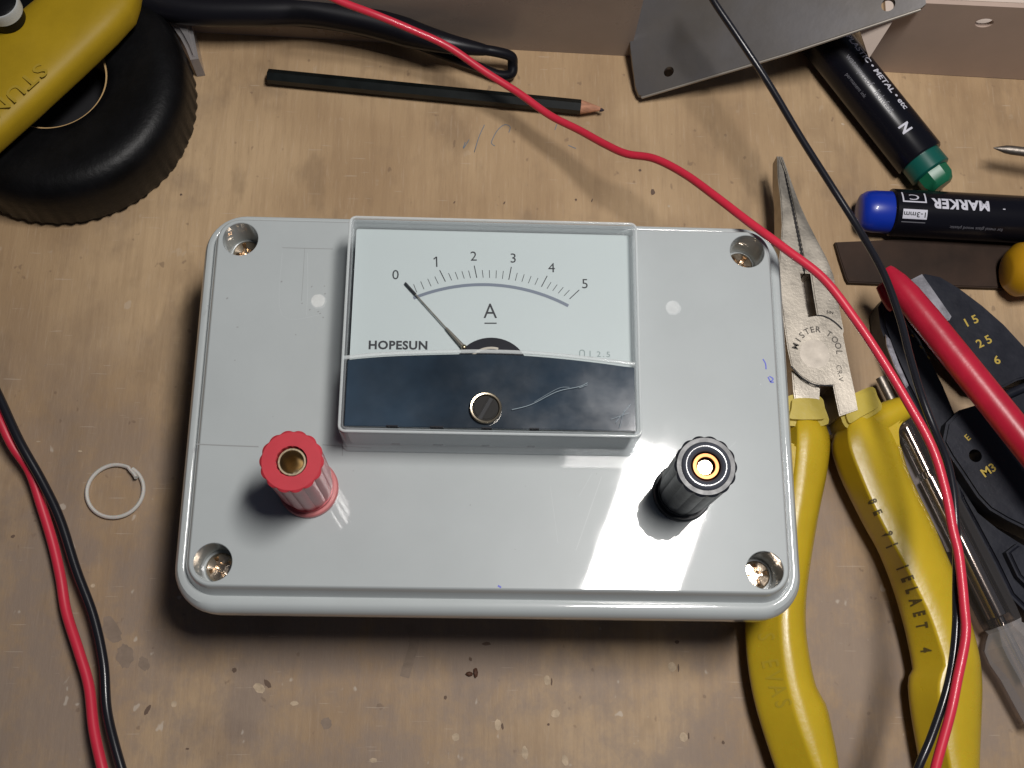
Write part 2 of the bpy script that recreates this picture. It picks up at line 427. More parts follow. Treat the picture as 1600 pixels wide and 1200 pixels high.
# ------------------------------------------------------------------ instrument box
ibox = thing('instrument_box', (0, 0, 0), 'light grey plastic box with an ammeter and two terminal posts on its lid', 'meter box')
v, f = rings([rrect(-62, 62, -38.5, 41, 9, 0), rrect(-64.5, 64.5, -42.5, 43, 9, 33.5)]); mk('body', v, f, m_lidside, ibox, 40)
HOLES = [(-59.85, 37.75), (59.85, 37.75), (-59.85, -37.8), (59.85, -37.8)]
def off(o, z, r=None): return rrect(-65 - o * 1.0, 65 + o * 1.0, -42.7 - (o if o < 2.3 else 2.3 + (o - 2.3) * 1.55), 42.7 + o * .85, (r if r else 5.15 + o * 1.1), z, 10)
lp = [off(3.4, 32.5), off(4.2, 33.2), off(4.3, 38.2), off(4.15, 39.2), off(3.8, 40.0), off(3.3, 40.7), off(2.9, 40.82), off(2.2, 40.82), off(1.95, 40.7), off(1.75, 40.6), off(1.5, 40.9), off(.75, 43.4),
      off(.35, 44.35), off(.15, 44.72), off(-.02, 44.92), off(-.25, 45)]
v, f = rings(lp, True, False); a = Acc(); a.add(v, f)
hr = 4.25; hl = []
for hx, hy in HOLES: hl.append([Vector((hx + hr * math.cos(2 * math.pi * i / 40), hy + hr * math.sin(2 * math.pi * i / 40), 45)) for i in range(40)])
a.add(*flat_fill([lp[-1]] + hl))
for h in hl:
    cx = sum(p.x for p in h) / 40; cy = sum(p.y for p in h) / 40
    def ringz(r, z): return [Vector((cx + r * math.cos(2 * math.pi * i / 40), cy + r * math.sin(2 * math.pi * i / 40), z)) for i in range(40)]
    a.add(*rings([h, ringz(4.12, 44.85), ringz(4.05, 35.2), ringz(1.0, 35.0)], False, True))
lid = a.mk('lid', m_lid, ibox, 32)
# corner screws (cross recess)
def cross_screw(cx, cy, z, R, rot, parent, m):
    n = 48; a = Acc()
    def star(r, zz, w=.9):
        o = []
        for i in range(n):
            t = 2 * math.pi * i / n; q = (t - rot) % (math.pi / 2); q = min(q, math.pi / 2 - q)
            o.append(Vector((cx + (r if q < .28 else r * .42) * math.cos(t), cy + (r if q < .28 else r * .42) * math.sin(t), zz)))
        return o
    def circ(r, zz): return [Vector((cx + r * math.cos(2 * math.pi * i / n), cy + r * math.sin(2 * math.pi * i / n), zz)) for i in range(n)]
    a.add(*rings([circ(R, z), circ(R, z + .9), circ(R * .95, z + 1.3), circ(R * .86, z + 1.6), star(R * .76, z + 1.75), star(R * .55, z - .3)]))
    return a.mk('corner_screw', m, parent, 30)
for (hx, hy), ro in zip(HOLES, (.3, .9, .5, .2)): cross_screw(hx, hy, 35.3, 3.3, ro, lid, m_nickel)
# marks on the lid
for x, y, mm_ in ((497, 470, m_ltmark), (1051, 480, m_ltmark2)):
    mk('plugged_hole_edge', *blob(x + 1, y + 1, 1.8, 1.8, 0, 28, .06, 45.015), m_scr, lid); mk('plugged_hole', *blob(x, y, 1.6, 1.6, 0, 28, .05, 45.03), mm_, lid)
rnd = random.Random(3)
for i in range(46):
    x, y = rnd.uniform(320, 1200), rnd.uniform(370, 900)
    if 500 < x < 1010 and y < 720: continue
    mk('dust_speck', *blob(x, y, rnd.uniform(.07, .17), rnd.uniform(.06, .12), rnd.uniform(0, 90), 8, .3, 45.02), rnd.choice((m_dirtmark, m_scr, m_scr)), lid)
a = Acc()
for p, w in (([(306, 694), (350, 696), (404, 698)], .28), ([(504, 695), (535, 697), (580, 700)], .2), ([(535, 697), (535, 712)], .18), ([(441, 387), (520, 389)], .16), ([(476, 388), (474, 425), (471, 470)], .10),
             ([(1168, 363), (1190, 380), (1203, 420), (1211, 560), (1222, 720)], .12)):
    mk('pencil_line', *ribbon(p, w, 45.02), m_dirtmark, lid)
for x, y in ((440, 440), (371, 511), (325, 478), (462, 523), (367, 563), (487, 448), (507, 447), (472, 474), (497, 487), (484, 484), (500, 490), (505, 496), (735, 789), (355, 466), (508, 459)):
    mk('dirt_speck', *blob(x, y, random.uniform(.14, .3), random.uniform(.12, .2), random.uniform(0, 90), 10, .2, 45.03), m_dirtmark, lid)
a = Acc()
for p, w in (([(480, 395), (481, 440), (479, 492)], .15), ([(441, 395), (440, 492), (500, 492)], .12), ([(990, 712), (1012, 700), (1020, 690)], .25), ([(860, 760), (872, 850)], .1),
             ([(1135, 705), (1150, 690)], .12), ([(1010, 735), (985, 762)], .12), ([(940, 745), (900, 860)], .16), ([(905, 775), (925, 740)], .1), ([(1085, 820), (1105, 845)], .1)):
    mk('scratch', *ribbon(p, w * .6, 45.025), m_scr, lid)
a = Acc()
for p in ([(1192, 561), (1196, 568), (1197, 577)], [(1202, 588), (1208, 592), (1204, 597), (1209, 597)], [(1200, 589), (1204, 597)]): mk('blue_ink_mark', *ribbon(p, .32, 45.03), m_bluepen, lid)
mk('blue_ink_mark', *ribbon([(778, 915), (783, 918)], .4, 45.03), m_bluepen, lid)

# ------------------------------------------------------------------ panel meter
MX0, MX1, MY0, MY1 = -33.0, 31.4, -12.4, 37.4
v, f = rings([rrect(MX0 + 1.3, MX1 - 1.3, MY0 + 1.3, MY1 - 1.3, 1, 45.1), rrect(MX0 + 1.3, MX1 - 1.3, MY0 + 1.3, MY1 - 1.3, 1, 55.6)])
meter = mk('panel_meter', v, f, m_dial, ibox, 40)
def mr(o, z, r): return rrect(MX0 + o, MX1 - o, MY0 + o, MY1 - o, r, z, 6)
v, f = rings([mr(-.5, 45.05, 1.6), mr(-.35, 46.2, 1.6), mr(-.1, 46.6, 1.5), mr(0, 58.9, 1.5), mr(.18, 59.75, 1.4), mr(.5, 60.1, 1.2), mr(.9, 60.1, 1.), mr(1.1, 59.9, .8), mr(1.1, 45.2, .8), mr(1.0, 45.05, .8), mr(-.5, 45.05, 1.6)], False, False)
n0 = 28; k = len(v) - n0
mk('cover_frame', v, f, m_frame, meter, 35)
v, f = rings([mr(1.12, 59.55, .8)], True, False); mk('window', v, [f[0]], m_pane, meter)
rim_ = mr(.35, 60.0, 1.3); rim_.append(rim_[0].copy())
v, f = tube(rim_, .30, 8, 0); mk('edge_highlight', v, f, m_ridge, meter, 60)  # pale tube added to stand in for bright lines along the edge
# dial sheet
DZ = 56.0
v, f = rings([mr(1.35, 55.65, .6), mr(1.35, DZ, .6)]); mk('dial_plate', v, f, m_dial, meter)
pa, pb, pc = P(646, 466, DZ), P(764, 445, DZ), P(888, 478, DZ)
def circ3(a, b, c):
    d = 2 * (a.x * (b.y - c.y) + b.x * (c.y - a.y) + c.x * (a.y - b.y))
    A, B, C_ = a.x ** 2 + a.y ** 2, b.x ** 2 + b.y ** 2, c.x ** 2 + c.y ** 2
    x = (A * (b.y - c.y) + B * (c.y - a.y) + C_ * (a.y - b.y)) / d; y = (A * (c.x - b.x) + B * (a.x - c.x) + C_ * (b.x - a.x)) / d
    return x, y, math.hypot(a.x - x, a.y - y)
ax_, ay_, ar = circ3(pa, pb, pc)
ang = lambda p: math.atan2(p.y - ay_, p.x - ax_)
a0, a1 = ang(pa), ang(pc); a = Acc(); N = 60; v = []; f = []
for i in range(N + 1):
    t = a0 + (a1 - a0) * i / N
    for r in (ar - .36, ar + .36): v.append((ax_ + r * math.cos(t), ay_ + r * math.sin(t), DZ + .05))
    if i: f.append([2 * i - 2, 2 * i - 1, 2 * i + 1, 2 * i])
mk('scale_arc', v, f, m_grayink, meter)
a = Acc()
maj_px = [((640, 462), (632, 441)), ((696, 440), (687, 422)), ((745, 434), (741, 415)), ((795, 437), (799, 417)), ((846, 448), (855, 431)), ((890, 467), (905, 453))]
maj = [(P(*p, DZ + .05), P(*q, DZ + .05)) for p, q in maj_px]
for i in range(5):
    for j in range(5 if i < 4 else 6):
        t = j / 5; p = maj[i][0].lerp(maj[i + 1][0], t); q = maj[i][1].lerp(maj[i + 1][1], t)
        bulge = .35 * (1 - (2 * t - 1) ** 2) * (.55 if i not in (1, 2, 3) else .5)
        q = q + Vector((0, bulge, 0)); p = p + Vector((0, bulge, 0))
        if j not in (0, 5): q = p.lerp(q, .62)
        if i == 0 and j == 0: continue
        d = (q - p).normalized(); s = Vector((-d.y, d.x, 0)) * (.10 if j in (0, 5) else .07); a.add([p + s, p - s, q - s, q + s], [[0, 1, 2, 3]])
a.add(*ribbon([(677.5, 405), (682, 401.5)], .28, DZ + .05)); a.add(*ribbon([(682, 401), (682.5, 417)], .30, DZ + .05))
for s, x, y in (('0', 618, 430), ('2', 740, 401), ('3', 802, 404), ('4', 862, 419), ('5', 914, 444)):
    a.add(*text_px(s, x, y, DZ + .05, 2.35, 0))
a.add(*text_px('A', 766, 487, DZ + .05, 3.6, 0, sx=.9)); a.add(*ribbon([(757, 505), (776, 505)], .28, DZ + .05))
a.mk('scale_markings', m_ink, meter)
a = Acc(); a.add(*text_px('HOPESUN', 622, 540, DZ + .05, 1.95, -.5, sx=1.02, bold=.09, spacing=1.08)); a.mk('lettering', m_ink, meter)
a = Acc()
a.add(*ribbon([(906, 558), (906, 549), (909, 547), (913, 549), (913, 558)], .2, DZ + .05)); a.add(*ribbon([(922, 548), (922, 558)], .2, DZ + .05)); a.add(*ribbon([(918, 558), (927, 558)], .2, DZ + .05))
a.add(*text_px('2.5', 943, 554, DZ + .05, 1.3, -2, sx=1.15, spacing=1.3)); a.mk('class_symbols', m_faint, meter)
# movement hub and pointer
hc = P(768, 572, DZ + 1)
arc = [Vector((hc.x + 8.0 * math.cos(math.pi * i / 24), hc.y + 7.4 * math.sin(math.pi * i / 24) - .6, 0)) for i in range(25)]
v, f = prism(arc, DZ + .05, DZ + .45, .15); mk('movement_hub', v, f, m_hub, meter, 40)
a = Acc(); v = []; f = []
for i in range(17):
    t = math.radians(150 - 75 * i / 16)
    for r in (5.0, 5.5): v.append((hc.x + r * 1.05 * math.cos(t), hc.y + r * math.sin(t) - .9, DZ + .5))
    if i: f.append([2 * i - 2, 2 * i - 1, 2 * i + 1, 2 * i])
mk('hub_spring', v, f, m_pointer, meter)
p0, p1 = P(725, 543, DZ + .95), P(633, 442, DZ + .7); d = (p1 - p0); a = Acc()
a.add(*tube([p0 - d * .02, p0 + d * .08, p0 + d * .22, p0 + d * .3], lambda t: .55 - .3 * t if t > .1 else .5, 8, 3))
a.add(*tube([p0 + d * .28, p0 + d * .6, p0 + d * .82], .15, 8, 2), mi=0); 
ptr = a.mk('pointer', m_pointer, meter, 50)
a = Acc(); a.add(*tube([p0 + d * .82, p0 + d], .27, 8, 0)); a.mk('pointer_tip', m_ink, meter, 50)
a = Acc(); a.add(*lathe([(.0, 0), (.6, .05), (.62, .5), (.3, .8), (.05, .85)], p0 + Vector((0, 0, -.1)), n=16)); a.mk('pivot_bead', m_brass, meter, 50)
# lower dark panel with curved top edge
PZ = 59.0
top = catmull(PP([(541, 562), (600, 557), (680, 554), (762, 553), (840, 557), (920, 565), (986, 574)], PZ), 4)
poly = [Vector((MX1 - 1.3, MY0 + 1.75, 0)), Vector((MX1 - 1.3, top[-1].y, 0))] + [Vector((p.x, p.y, 0)) for p in reversed(top[1:-1])] + [Vector((MX0 + 1.3, top[0].y, 0)), Vector((MX0 + 1.3, MY0 + 1.75, 0))]
poly = [p for p in poly if MX0 + 1.25 <= p.x <= MX1 - 1.25]
v, f = prism(poly, DZ + .3, PZ, .15)
lower = mk('lower_panel', v, f, m_panel, meter, 30)
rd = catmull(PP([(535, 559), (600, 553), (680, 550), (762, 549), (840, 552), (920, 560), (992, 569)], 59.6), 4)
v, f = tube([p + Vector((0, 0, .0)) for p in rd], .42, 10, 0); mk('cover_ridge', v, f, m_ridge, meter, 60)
zc = P(759, 637, 60)
a = Acc(); a.add(*lathe([(3.45, 0), (3.45, .5), (3.25, .8), (2.95, .75), (2.75, .4), (2.75, -.3)], (zc.x, zc.y, 59.45), n=40, cap=False)); a.mk('screw_surround', mat('brass_rim', (.50, .43, .32), .25, 1.), meter, 40)
sl = .42; a = Acc()
for sgn in (1, -1):
    hp = []
    for i in range(17):
        t = math.asin(sl / 2.7) + (math.pi - 2 * math.asin(sl / 2.7)) * i / 16; x, y = 2.7 * math.cos(t), 2.7 * math.sin(t) * sgn
        c_, s_ = math.cos(math.radians(62)), math.sin(math.radians(62)); hp.append(Vector((zc.x + x * c_ - y * s_, zc.y + x * s_ + y * c_, 0)))
    if sgn < 0: hp.reverse()
    a.add(*prism(hp, 59.1, 59.95, .25))
mk('screw_slot', *lathe([(2.7, 0), (2.7, .35)], (zc.x, zc.y, 59.0), n=32), m_dark, meter); a.mk('zero_screw', mat('bronze_screw', (.018, .017, .016), .6, spec=.2), meter, 40)
a = Acc()
for p, w in (([(800, 640), (830, 632), (870, 612), (905, 604), (918, 598)], .22), ([(835, 628), (872, 607), (890, 605)], .12), ([(905, 606), (918, 601)], .2), ([(962, 660), (985, 632)], .2), ([(955, 655), (983, 645)], .16),
             ([(968, 668), (976, 640)], .14), ([(772, 672), (768, 680)], .1)): a.add(*ribbon(p, w * .55, 59.62))
a.mk('window_scratch', mat('scratch_white', (.20, .26, .30), .5), meter)
a = Acc()
for x, w in ((612, 2.4), (682, 2.8), (760, 2.2), (835, 2.0)):
    c = P(x, 681, 59); a.add(*box(c.x - w / 2, c.x + w / 2, MY0 + 1.72, MY0 + 2.0, 57.6, 59.2)); a.add(*box(c.x - w * .4, c.x + w * .4, MY0 + 1.2, MY0 + 1.6, 45.1, 46.2))
a.mk('cover_clip', m_hub, meter)

# ------------------------------------------------------------------ terminal posts
def post(cx, cy, m, ring_m, kind):
    N = 14
    def scallop(t, h): return 1 + (.062 if h > 8 else .03) * abs(math.cos(N * t / 2)) ** .8 - .012
    o = mk('terminal_post', *lathe([(5.35, 3.2), (5.45, 3.6), (5.75, 8.5), (5.95, 24.8), (6.05, 26.6), (5.98, 26.9), (5.85, 27.0), (3.1, 27.0), (2.95, 26.8), (2.95, 23)],
                                   (cx, cy, 45), n=196, mod=lambda t, h: scallop(t, h) if h < 26.9 and h > 3.3 else 1, cap=False), m, ibox, 28)
    return o
def post_parts(o, cx, cy, m, kind):
    a = Acc(); a.add(*lathe([(6.5, .05), (6.5, 1.2), (6.2, 1.6), (5.0, 1.7)], (cx, cy, 45), n=40)); a.mk('flange', mat('pink_washer', (.50, .16, .16), .3) if kind == 'r' else m_blk, o, 35)
    a = Acc(); a.add(*lathe([(5.6, 1.7), (5.6, 3.1), (4.9, 3.2)], (cx, cy, 45), n=40)); a.mk('collar', m, o, 35)
    if kind == 'r': a = Acc(); a.add(*lathe([(2.9, 22), (2.9, 26.0), (2.75, 26.25), (2.4, 26.25), (2.25, 26.0), (2.1, 12), (.1, 11.8)], (cx, cy, 45), n=40, cap=False)); a.mk('socket', m_brass, o, 35)
    else:
        a = Acc(); a.add(*lathe([(2.7, 22), (2.7, 26.7), (2.6, 26.95), (1.95, 27.0), (1.85, 26.8)], (cx, cy, 45), n=40, cap=False)); a.mk('socket', m_copper, o, 35)
        a = Acc(); a.add(*lathe([(1.85, 22), (1.85, 25.6), (1.5, 26.0), (.1, 26.1)], (cx, cy, 45), n=32)); a.mk('plug_core', m_nickel, o, 40)
# red post: plain flat head
o = post(-40.2, -21.5, m_red, m_brass, 'r'); post_parts(o, -40.2, -21.5, m_red, 'r')
o = post(42.1, -21.05, m_blk, m_copper, 'b'); post_parts(o, 42.1, -21.05, m_blk, 'b')
a = Acc(); a.add(*lathe([(5.0, 26.95), (4.9, 27.35), (4.3, 27.7), (3.5, 27.55), (3.1, 27.2), (3.0, 26.9)], (42.1, -21.05, 45), n=48, cap=False)); a.mk('head_ring', mat('dark_glossy_ring', (.06, .065, .08), .2, coat=.4), o, 50)

# ------------------------------------------------------------------ cables
def wire(name, pts, r, m, label, cat='wire', group=None, sides=14):
    rj = random.Random(len(label)); pts = [(q[0] + rj.uniform(-1.6, 1.6), q[1] + rj.uniform(-1.6, 1.6), q[2] + rj.uniform(-.2, .2)) for q in pts]
    v, f = tube([P(*p) for p in pts], r, sides, 7); return tag(mk(name, v, f, m, None, 60), label, cat, group)
wire('test_wire', [(470, -30, 36), (528, 0, 31), (585, 22, 26), (640, 45, 23), (700, 72, 20), (760, 112, 17.5), (810, 147, 16.5), (860, 180, 17), (905, 204, 19.5), (945, 226, 23.5), (980, 239, 27), (1022, 249, 31), (1070, 273, 36),
      (1120, 307, 42), (1170, 346, 46.5), (1228, 390, 49.2), (1285, 436, 50.5), (1335, 496, 51), (1378, 560, 51), (1420, 631, 51), (1455, 700, 51), (1478, 765, 51), (1490, 825, 51), (1498, 870, 51), (1507, 945, 51.5), (1508, 995, 52),
      (1497, 1060, 52), (1484, 1115, 52), (1464, 1194, 51), (1450, 1250, 50)], 1.05, m_wred, 'long red wire running from the pencil over the lid corner and the pliers', group='test wires')
wire('test_wire', [(1100, -28, 42), (1118, 2, 41), (1150, 52, 39), (1200, 130, 36), (1250, 215, 35), (1298, 290, 35), (1340, 352, 35), (1378, 425, 37), (1405, 495, 39), (1422, 555, 41), (1441, 620, 43), (1460, 672, 44), (1478, 716, 45.5), (1488, 756, 46.5),
      (1493, 790, 47), (1496, 850, 47.5), (1495, 925, 48.5), (1493, 978, 49.5), (1487, 1035, 50), (1476, 1089, 50), (1455, 1150, 49.5), (1437, 1197, 49), (1420, 1240, 48)], .93, m_wblk,
     'long black wire running from the steel plate past the blue marker to the lower right', group='test wires')
wire('test_wire', [(-30, 600, 10), (0, 657, 9), (21, 697, 8), (46, 735, 6), (65, 787, 5), (83, 849, 4.5), (93, 900, 4.5), (103, 957, 5), (124, 1019, 6), (140, 1071, 7), (147, 1138, 8.5), (160, 1195, 10), (172, 1245, 11)], 1.3, m_wred,
     'short red wire beside a black one at the left edge of the bench', group='test wires')
wire('test_wire', [(-30, 560, 11), (0, 622, 10.5), (31, 688, 10), (67, 751, 8.5), (93, 813, 7.5), (119, 890, 7), (145, 963, 7), (163, 1035, 7.5), (168, 1107, 8), (181, 1165, 9), (200, 1230, 10)], 1.2, m_wblk,
     'short black wire beside a red one at the left edge, next to the plastic ring', group='test wires')
# heavy black cable doubled back
pts = [(180, -14, 16), (290, 14, 15), (400, 18, 14.5), (480, 18, 14), (560, 30, 13), (610, 44, 12.5), (650, 56, 12), (700, 67, 12), (745, 77, 11), (778, 82, 9.5), (797, 89, 7.5), (802, 101, 5), (797, 114, 3.4), (780, 116, 3.2), (750, 106, 3.4), (700, 87, 4), (650, 70, 4.5), (590, 52, 5), (520, 36, 6), (440, 26, 7), (330, 14, 8)]
def crad(t):
    if t < .28: return 4.6 - .5 * (t / .28)
    if t < .42: return 4.1 - 2.5 * ((t - .28) / .14)
    return 1.5 if t < .8 else 1.5 + (t - .8) * 6
wire('black_cable', pts, crad, mat('black_cable_sheath', (.007, .007, .010), .35, spec=.3), 'thick black cable doubled back into a loop in front of the brown metal channel', 'cable')

# split plastic ring
c = P(180, 767, .9); pts = []
for i in range(49):
    t = math.radians(58 - 385 * i / 48); r = 6.9 + .5 * max(0, (i - 40) / 8) * -1 - .35 * (1 if i > 44 else 0); pts.append(c + Vector((r * math.cos(t) * 1.04, r * math.sin(t), .0 + (1.2 * max(0, i - 42) / 6))))
v, f = tube(pts, .52, 8, 0, flat=1.5); tag(mk('split_ring', v, f, m_white, None, 50), 'thin white plastic split ring lying flat on the bench', 'ring')

# ------------------------------------------------------------------ pencil
pe = P(419, 119, 3.2); pt = P(946, 171, 3.2); d = (pt - pe).normalized(); L = (pt - pe).length
pencil = thing('pencil', (pe + d * L / 2) * 1 - Vector((0, 0, 3.2)), 'dark green hexagonal pencil lying under the red wire', 'pencil')
def hexa(s, e, r0, r1, rot=30, n=6):
    dd = (e - s).normalized(); u = dd.cross(Vector((0, 0, 1))).normalized(); w = u.cross(dd)
    lp = [[q + (u * math.cos(math.radians(rot + 360 * i / n)) + w * math.sin(math.radians(rot + 360 * i / n))) * r for i in range(n)] for q, r in ((s, r0), (e, r1))]
    return rings(lp)
R_ = 2.1
mk('shaft', *hexa(pe, pe + d * (L - 7.2), R_, R_), m_pen, pencil, None)
v, f = lathe([(R_ * .98, 0), (R_ * .8, 1.6), (.62, 5.4), (.55, 5.7)], pe + d * (L - 7.2), d, 18); mk('sharpened_cone', v, f, m_penwood, pencil, 30)
v, f = lathe([(.62, 0), (.5, .7), (.15, 1.3)], pe + d * (L - 1.75) + Vector((.1, -.2, -.2)), d, 10); mk('lead', v, f, m_lead, pencil, 30)
mk('end_wood', *hexa(pe - d * .12, pe + d * .02, R_ * .8, R_ * .9), m_penwood, pencil)

# ------------------------------------------------------------------ ridged black ring (tape roll) and what lies on it
rc = P(112, 175, 0)
def ridg(t, h): return 1 + (.012 * (math.sin(60 * t) > 0) if 2 < h < 13 else 0)
RR = 35.6
roll = thing('tape_roll', (rc.x, rc.y, 0), 'black ridged rubber ring, like a roll of tape, under the yellow handle', 'tape roll')
v, f = lathe([(15.2, .1), (RR - 3, .1), (RR - .6, .8), (RR, 2.5), (RR, 13.0), (RR - .7, 15.5), (RR - 2.4, 17.7), (RR - 5.2, 18.9), (RR - 8, 19.1), (20.5, 18.6), (17.6, 18.3), (16.0, 18.1), (15.2, 17.5), (15.2, 4)], (rc.x, rc.y, 0), n=240, mod=ridg, cap=False)
mk('rubber_body', v, f, m_rub, roll, 40)
v, f = lathe([(15.1, 16.6), (15.1, 2.5), (14.4, 2.5), (14.4, 16.6), (15.1, 16.6)], (rc.x, rc.y, 0), n=60, cap=False); mk('core', v, f, m_core, roll, 40)
v, f = lathe([(15.1, .6), (15.1, 2.2), (.1, 2.3)], (rc.x, rc.y, 0), n=40); mk('floor_shade', v, f, m_dark, roll, 40)  # black disc added in place of the shade inside the hole

def strip_handle(name, left, ridge, right, parent, m, zl, zr, zright, n=46, zb=1., sec=None):
    "grip lofted through sections: left edge at height zl, ridge at zr, right edge at zright"
    A = resample(catmull(PP(left, zl), 6), n); B = resample(catmull(PP(ridge, zr), 6), n); C_ = resample(catmull(PP(right, zright), 6), n)
    loops = []
    for i in range(n):
        a, b, c = A[i], B[i], C_[i]; w = (c - a); w.z = 0; e = w.normalized()
        ctrl = [a + e * 2.6 + Vector((0, 0, -(zl - zb) * .95)), a + e * .5 + Vector((0, 0, -2.4)), a + Vector((0, 0, .2)), a.lerp(b, .45), b + (a - b) * .07, b + (a - b) * .03, b + e * .35 + Vector((0, 0, .15)),
                b.lerp(c, .35) + Vector((0, 0, (zr - zright) * .42)), b.lerp(c, .78) + Vector((0, 0, (zr - zright) * .55)), c + Vector((0, 0, 1.3)) - e * .15, c + Vector((0, 0, -1.5)), c - e * 1.2 + Vector((0, 0, -(zright - zb) * .95))]
        for _ in range(2):
            q = []
            for k in range(len(ctrl)):
                x, y = ctrl[k], ctrl[(k + 1) % len(ctrl)]; q += [x.lerp(y, .25), x.lerp(y, .75)]
            ctrl = q
        sc_ = 1.
        ends = 2.2
        for edge in (i, n - 1 - i):
            if edge < 3: sc_ = min(sc_, (.80, .93, .985)[edge])
        cen = sum(ctrl, Vector()) / len(ctrl)
        loops.append([cen + (p - cen) * sc_ for p in ctrl])
    v, f = rings(loops); return mk(name, v, f, m, parent, 60)

# yellow grip resting on the roll, upper left (long rounded bar)
m_yel2 = mat('dull_yellow_grip', (.36, .235, .010), .5, spec=.3, var=.10, vscale=45., bump=.12, bscale=500.)
yg = thing('tool_handle', tuple(P(60, 100, 20)), 'large yellow plastic tool handle lying across the black ridged ring', 'tool handle')
ya, yb = P(-95, 226, 27), P(188, -25, 27)
d = (yb - ya).normalized(); L = (yb - ya).length
side = d.cross(Vector((0, 0, 1))).normalized(); loops = []
for s, w, h in [(-30, 11.2, 5.2), (0, 11.7, 5.6), (L * .35, 11.8, 5.9), (L * .6, 11.6, 6.0), (L * .8, 11.2, 6.0), (L * .92, 10.4, 5.8), (L * .98, 8.3, 5.1), (L * 1.02, 6.6, 3.8), (L * 1.04, 4, 2)]:
    lp = []
    for i in range(32):
        t = 2 * math.pi * i / 32; cx, sx_ = math.cos(t), math.sin(t); e = .62
        lp.append(ya + d * s + side * w * math.copysign(abs(cx) ** e, cx) + Vector((0, 0, 1)) * h * math.copysign(abs(sx_) ** e, sx_))
    loops.append(lp)
v, f = rings(loops); mk('grip', v, f, m_yel2, yg, 60)
a = Acc(); q0 = P(52, 118, 33.05)
a.add(*text_at('STUNS', q0 - d * 7, d * -1, 4.2, sx=1.15, spacing=1.1, bold=.06)); a.v = [p + Vector((0, 0, 0)) for p in a.v]
vv = a.v; nf = a.f; a2 = Acc(); a2.add(vv, nf); a2.mk('embossed_lettering', mat('yellow_emboss', (.38, .26, .025), .5), yg)
# little knob with clear rim on that handle
kc = P(-2, 4, 40)
kn = thing('capped_knob', (kc.x, kc.y, 33), 'round black cap with a clear shiny rim, resting on the large yellow handle', 'cap')
v, f = lathe([(4.3, 0), (4.3, 6.6), (3.6, 7.0)], (kc.x, kc.y, 33.2), n=36); mk('cap_body', v, f, m_rub, kn, 40)
v, f = lathe([(4.4, 3.5), (4.8, 3.5), (4.95, 6.6), (4.8, 7.2), (4.5, 7.2), (4.4, 3.5)], (kc.x, kc.y, 33.2), n=40, cap=False); mk('clear_rim', v, f, m_ridge, kn, 40)
# clear plastic strip squeezed in behind the ring
st_ = [Vector((rc.x + 36.6 * math.cos(math.radians(t)), rc.y + 36.6 * math.sin(math.radians(t)), 0)) for t in (20, 26, 32, 38, 44, 50, 56, 62)]
st_ += [P(276, -30, 10), P(291, 0, 10), P(299, 40, 10), P(309, 88, 10)]
v, f = prism([Vector((p.x, p.y, 0)) for p in st_], .2, 10, 1.2, 3)
tag(mk('plastic_strip', v, f, m_clearl, None, 40), 'clear greyish plastic strip standing against the black ridged ring', 'plastic strip')

# ------------------------------------------------------------------ sheet metal at the back
pl, pr = P(200, 45, 0), P(984, 88, 0)
ch = thing('metal_channel', ((pl.x + pr.x) / 2, pl.y, 0), 'long grey brown sheet metal channel standing behind the pencil and black cable', 'metal channel')
def wallbox(p, q, z0, z1, th):
    d_ = (q - p).normalized(); nrm = Vector((-d_.y, d_.x, 0)); b = [p, q, q + nrm * th, p + nrm * th]; return prism([Vector((x.x, x.y, 0)) for x in b], z0, z1, .3)
v, f = wallbox(P(100, 39.5, 0), pr, .05, 42, 1.4); mk('face', v, f, m_chan, ch, 30)
d_ = (pr - pl).normalized(); nr = Vector((-d_.y, d_.x, 0))
b = [P(100, 39.5, 0) + nr * 1.45, pr + nr * 1.45, pr + nr * 30, P(100, 39.5, 0) + nr * 30]
v, f = prism([Vector((x.x, x.y, 0)) for x in b], 40.4, 42, .3); mk('flange', v, f, m_chan, ch, 30)

# tilted grey steel plate
def plane_z(pts):
    a_, b_, c_ = pts; n_ = (b_ - a_).cross(c_ - a_); return lambda p: a_.z - (n_.x * (p.x - a_.x) + n_.y * (p.y - a_.y)) / n_.z
A_, B_, C_ = P(985, 74, 7), P(998, 148, 3.5), P(1447, 6, 35.5)
pz = plane_z((A_, B_, C_))
def onp(px, py):
    n_ = (B_ - A_).cross(C_ - A_); dd = P(px, py, 0) - CAM; return CAM + dd * ((A_ - CAM).dot(n_) / dd.dot(n_))
outline = [onp(*q) for q in [(985, 74), (989, 105), (993, 135), (998, 148), (1004, 150), (1100, 121), (1230, 82), (1350, 42), (1440, 12), (1447, 6), (1446, -2), (1425, -30), (1390, -90), (1080, -60), (982, -20)]]
def ell(px, py, r, n=20): c = onp(px, py); return [c + Vector((r * math.cos(2 * math.pi * i / n), r * math.sin(2 * math.pi * i / n), 0)) for i in range(n)]
pt_ = thing('steel_plate', (sum(p.x for p in outline) / 15, sum(p.y for p in outline) / 15, 3), 'flat grey steel plate with two holes, propped over the black marker', 'steel plate')
v, f = prism(outline, lambda p: pz(p) - 1.3, lambda p: pz(p), .0, holes=[ell(1045, 112, 1.35), ell(1388, 7, 1.7)])
mk('sheet', v, f, m_sheet, pt_, 30)
v, f = tube([onp(1003, 150) + Vector((0, -.1, -.65)), onp(1100, 121) + Vector((0, -.1, -.65)), onp(1230, 82) + Vector((0, -.1, -.65)), onp(1350, 42) + Vector((0, -.1, -.65)), onp(1440, 12) + Vector((0, -.1, -.65))], .45, 8, 2)
mk('cut_edge', v, f, m_sheete, pt_, 60)

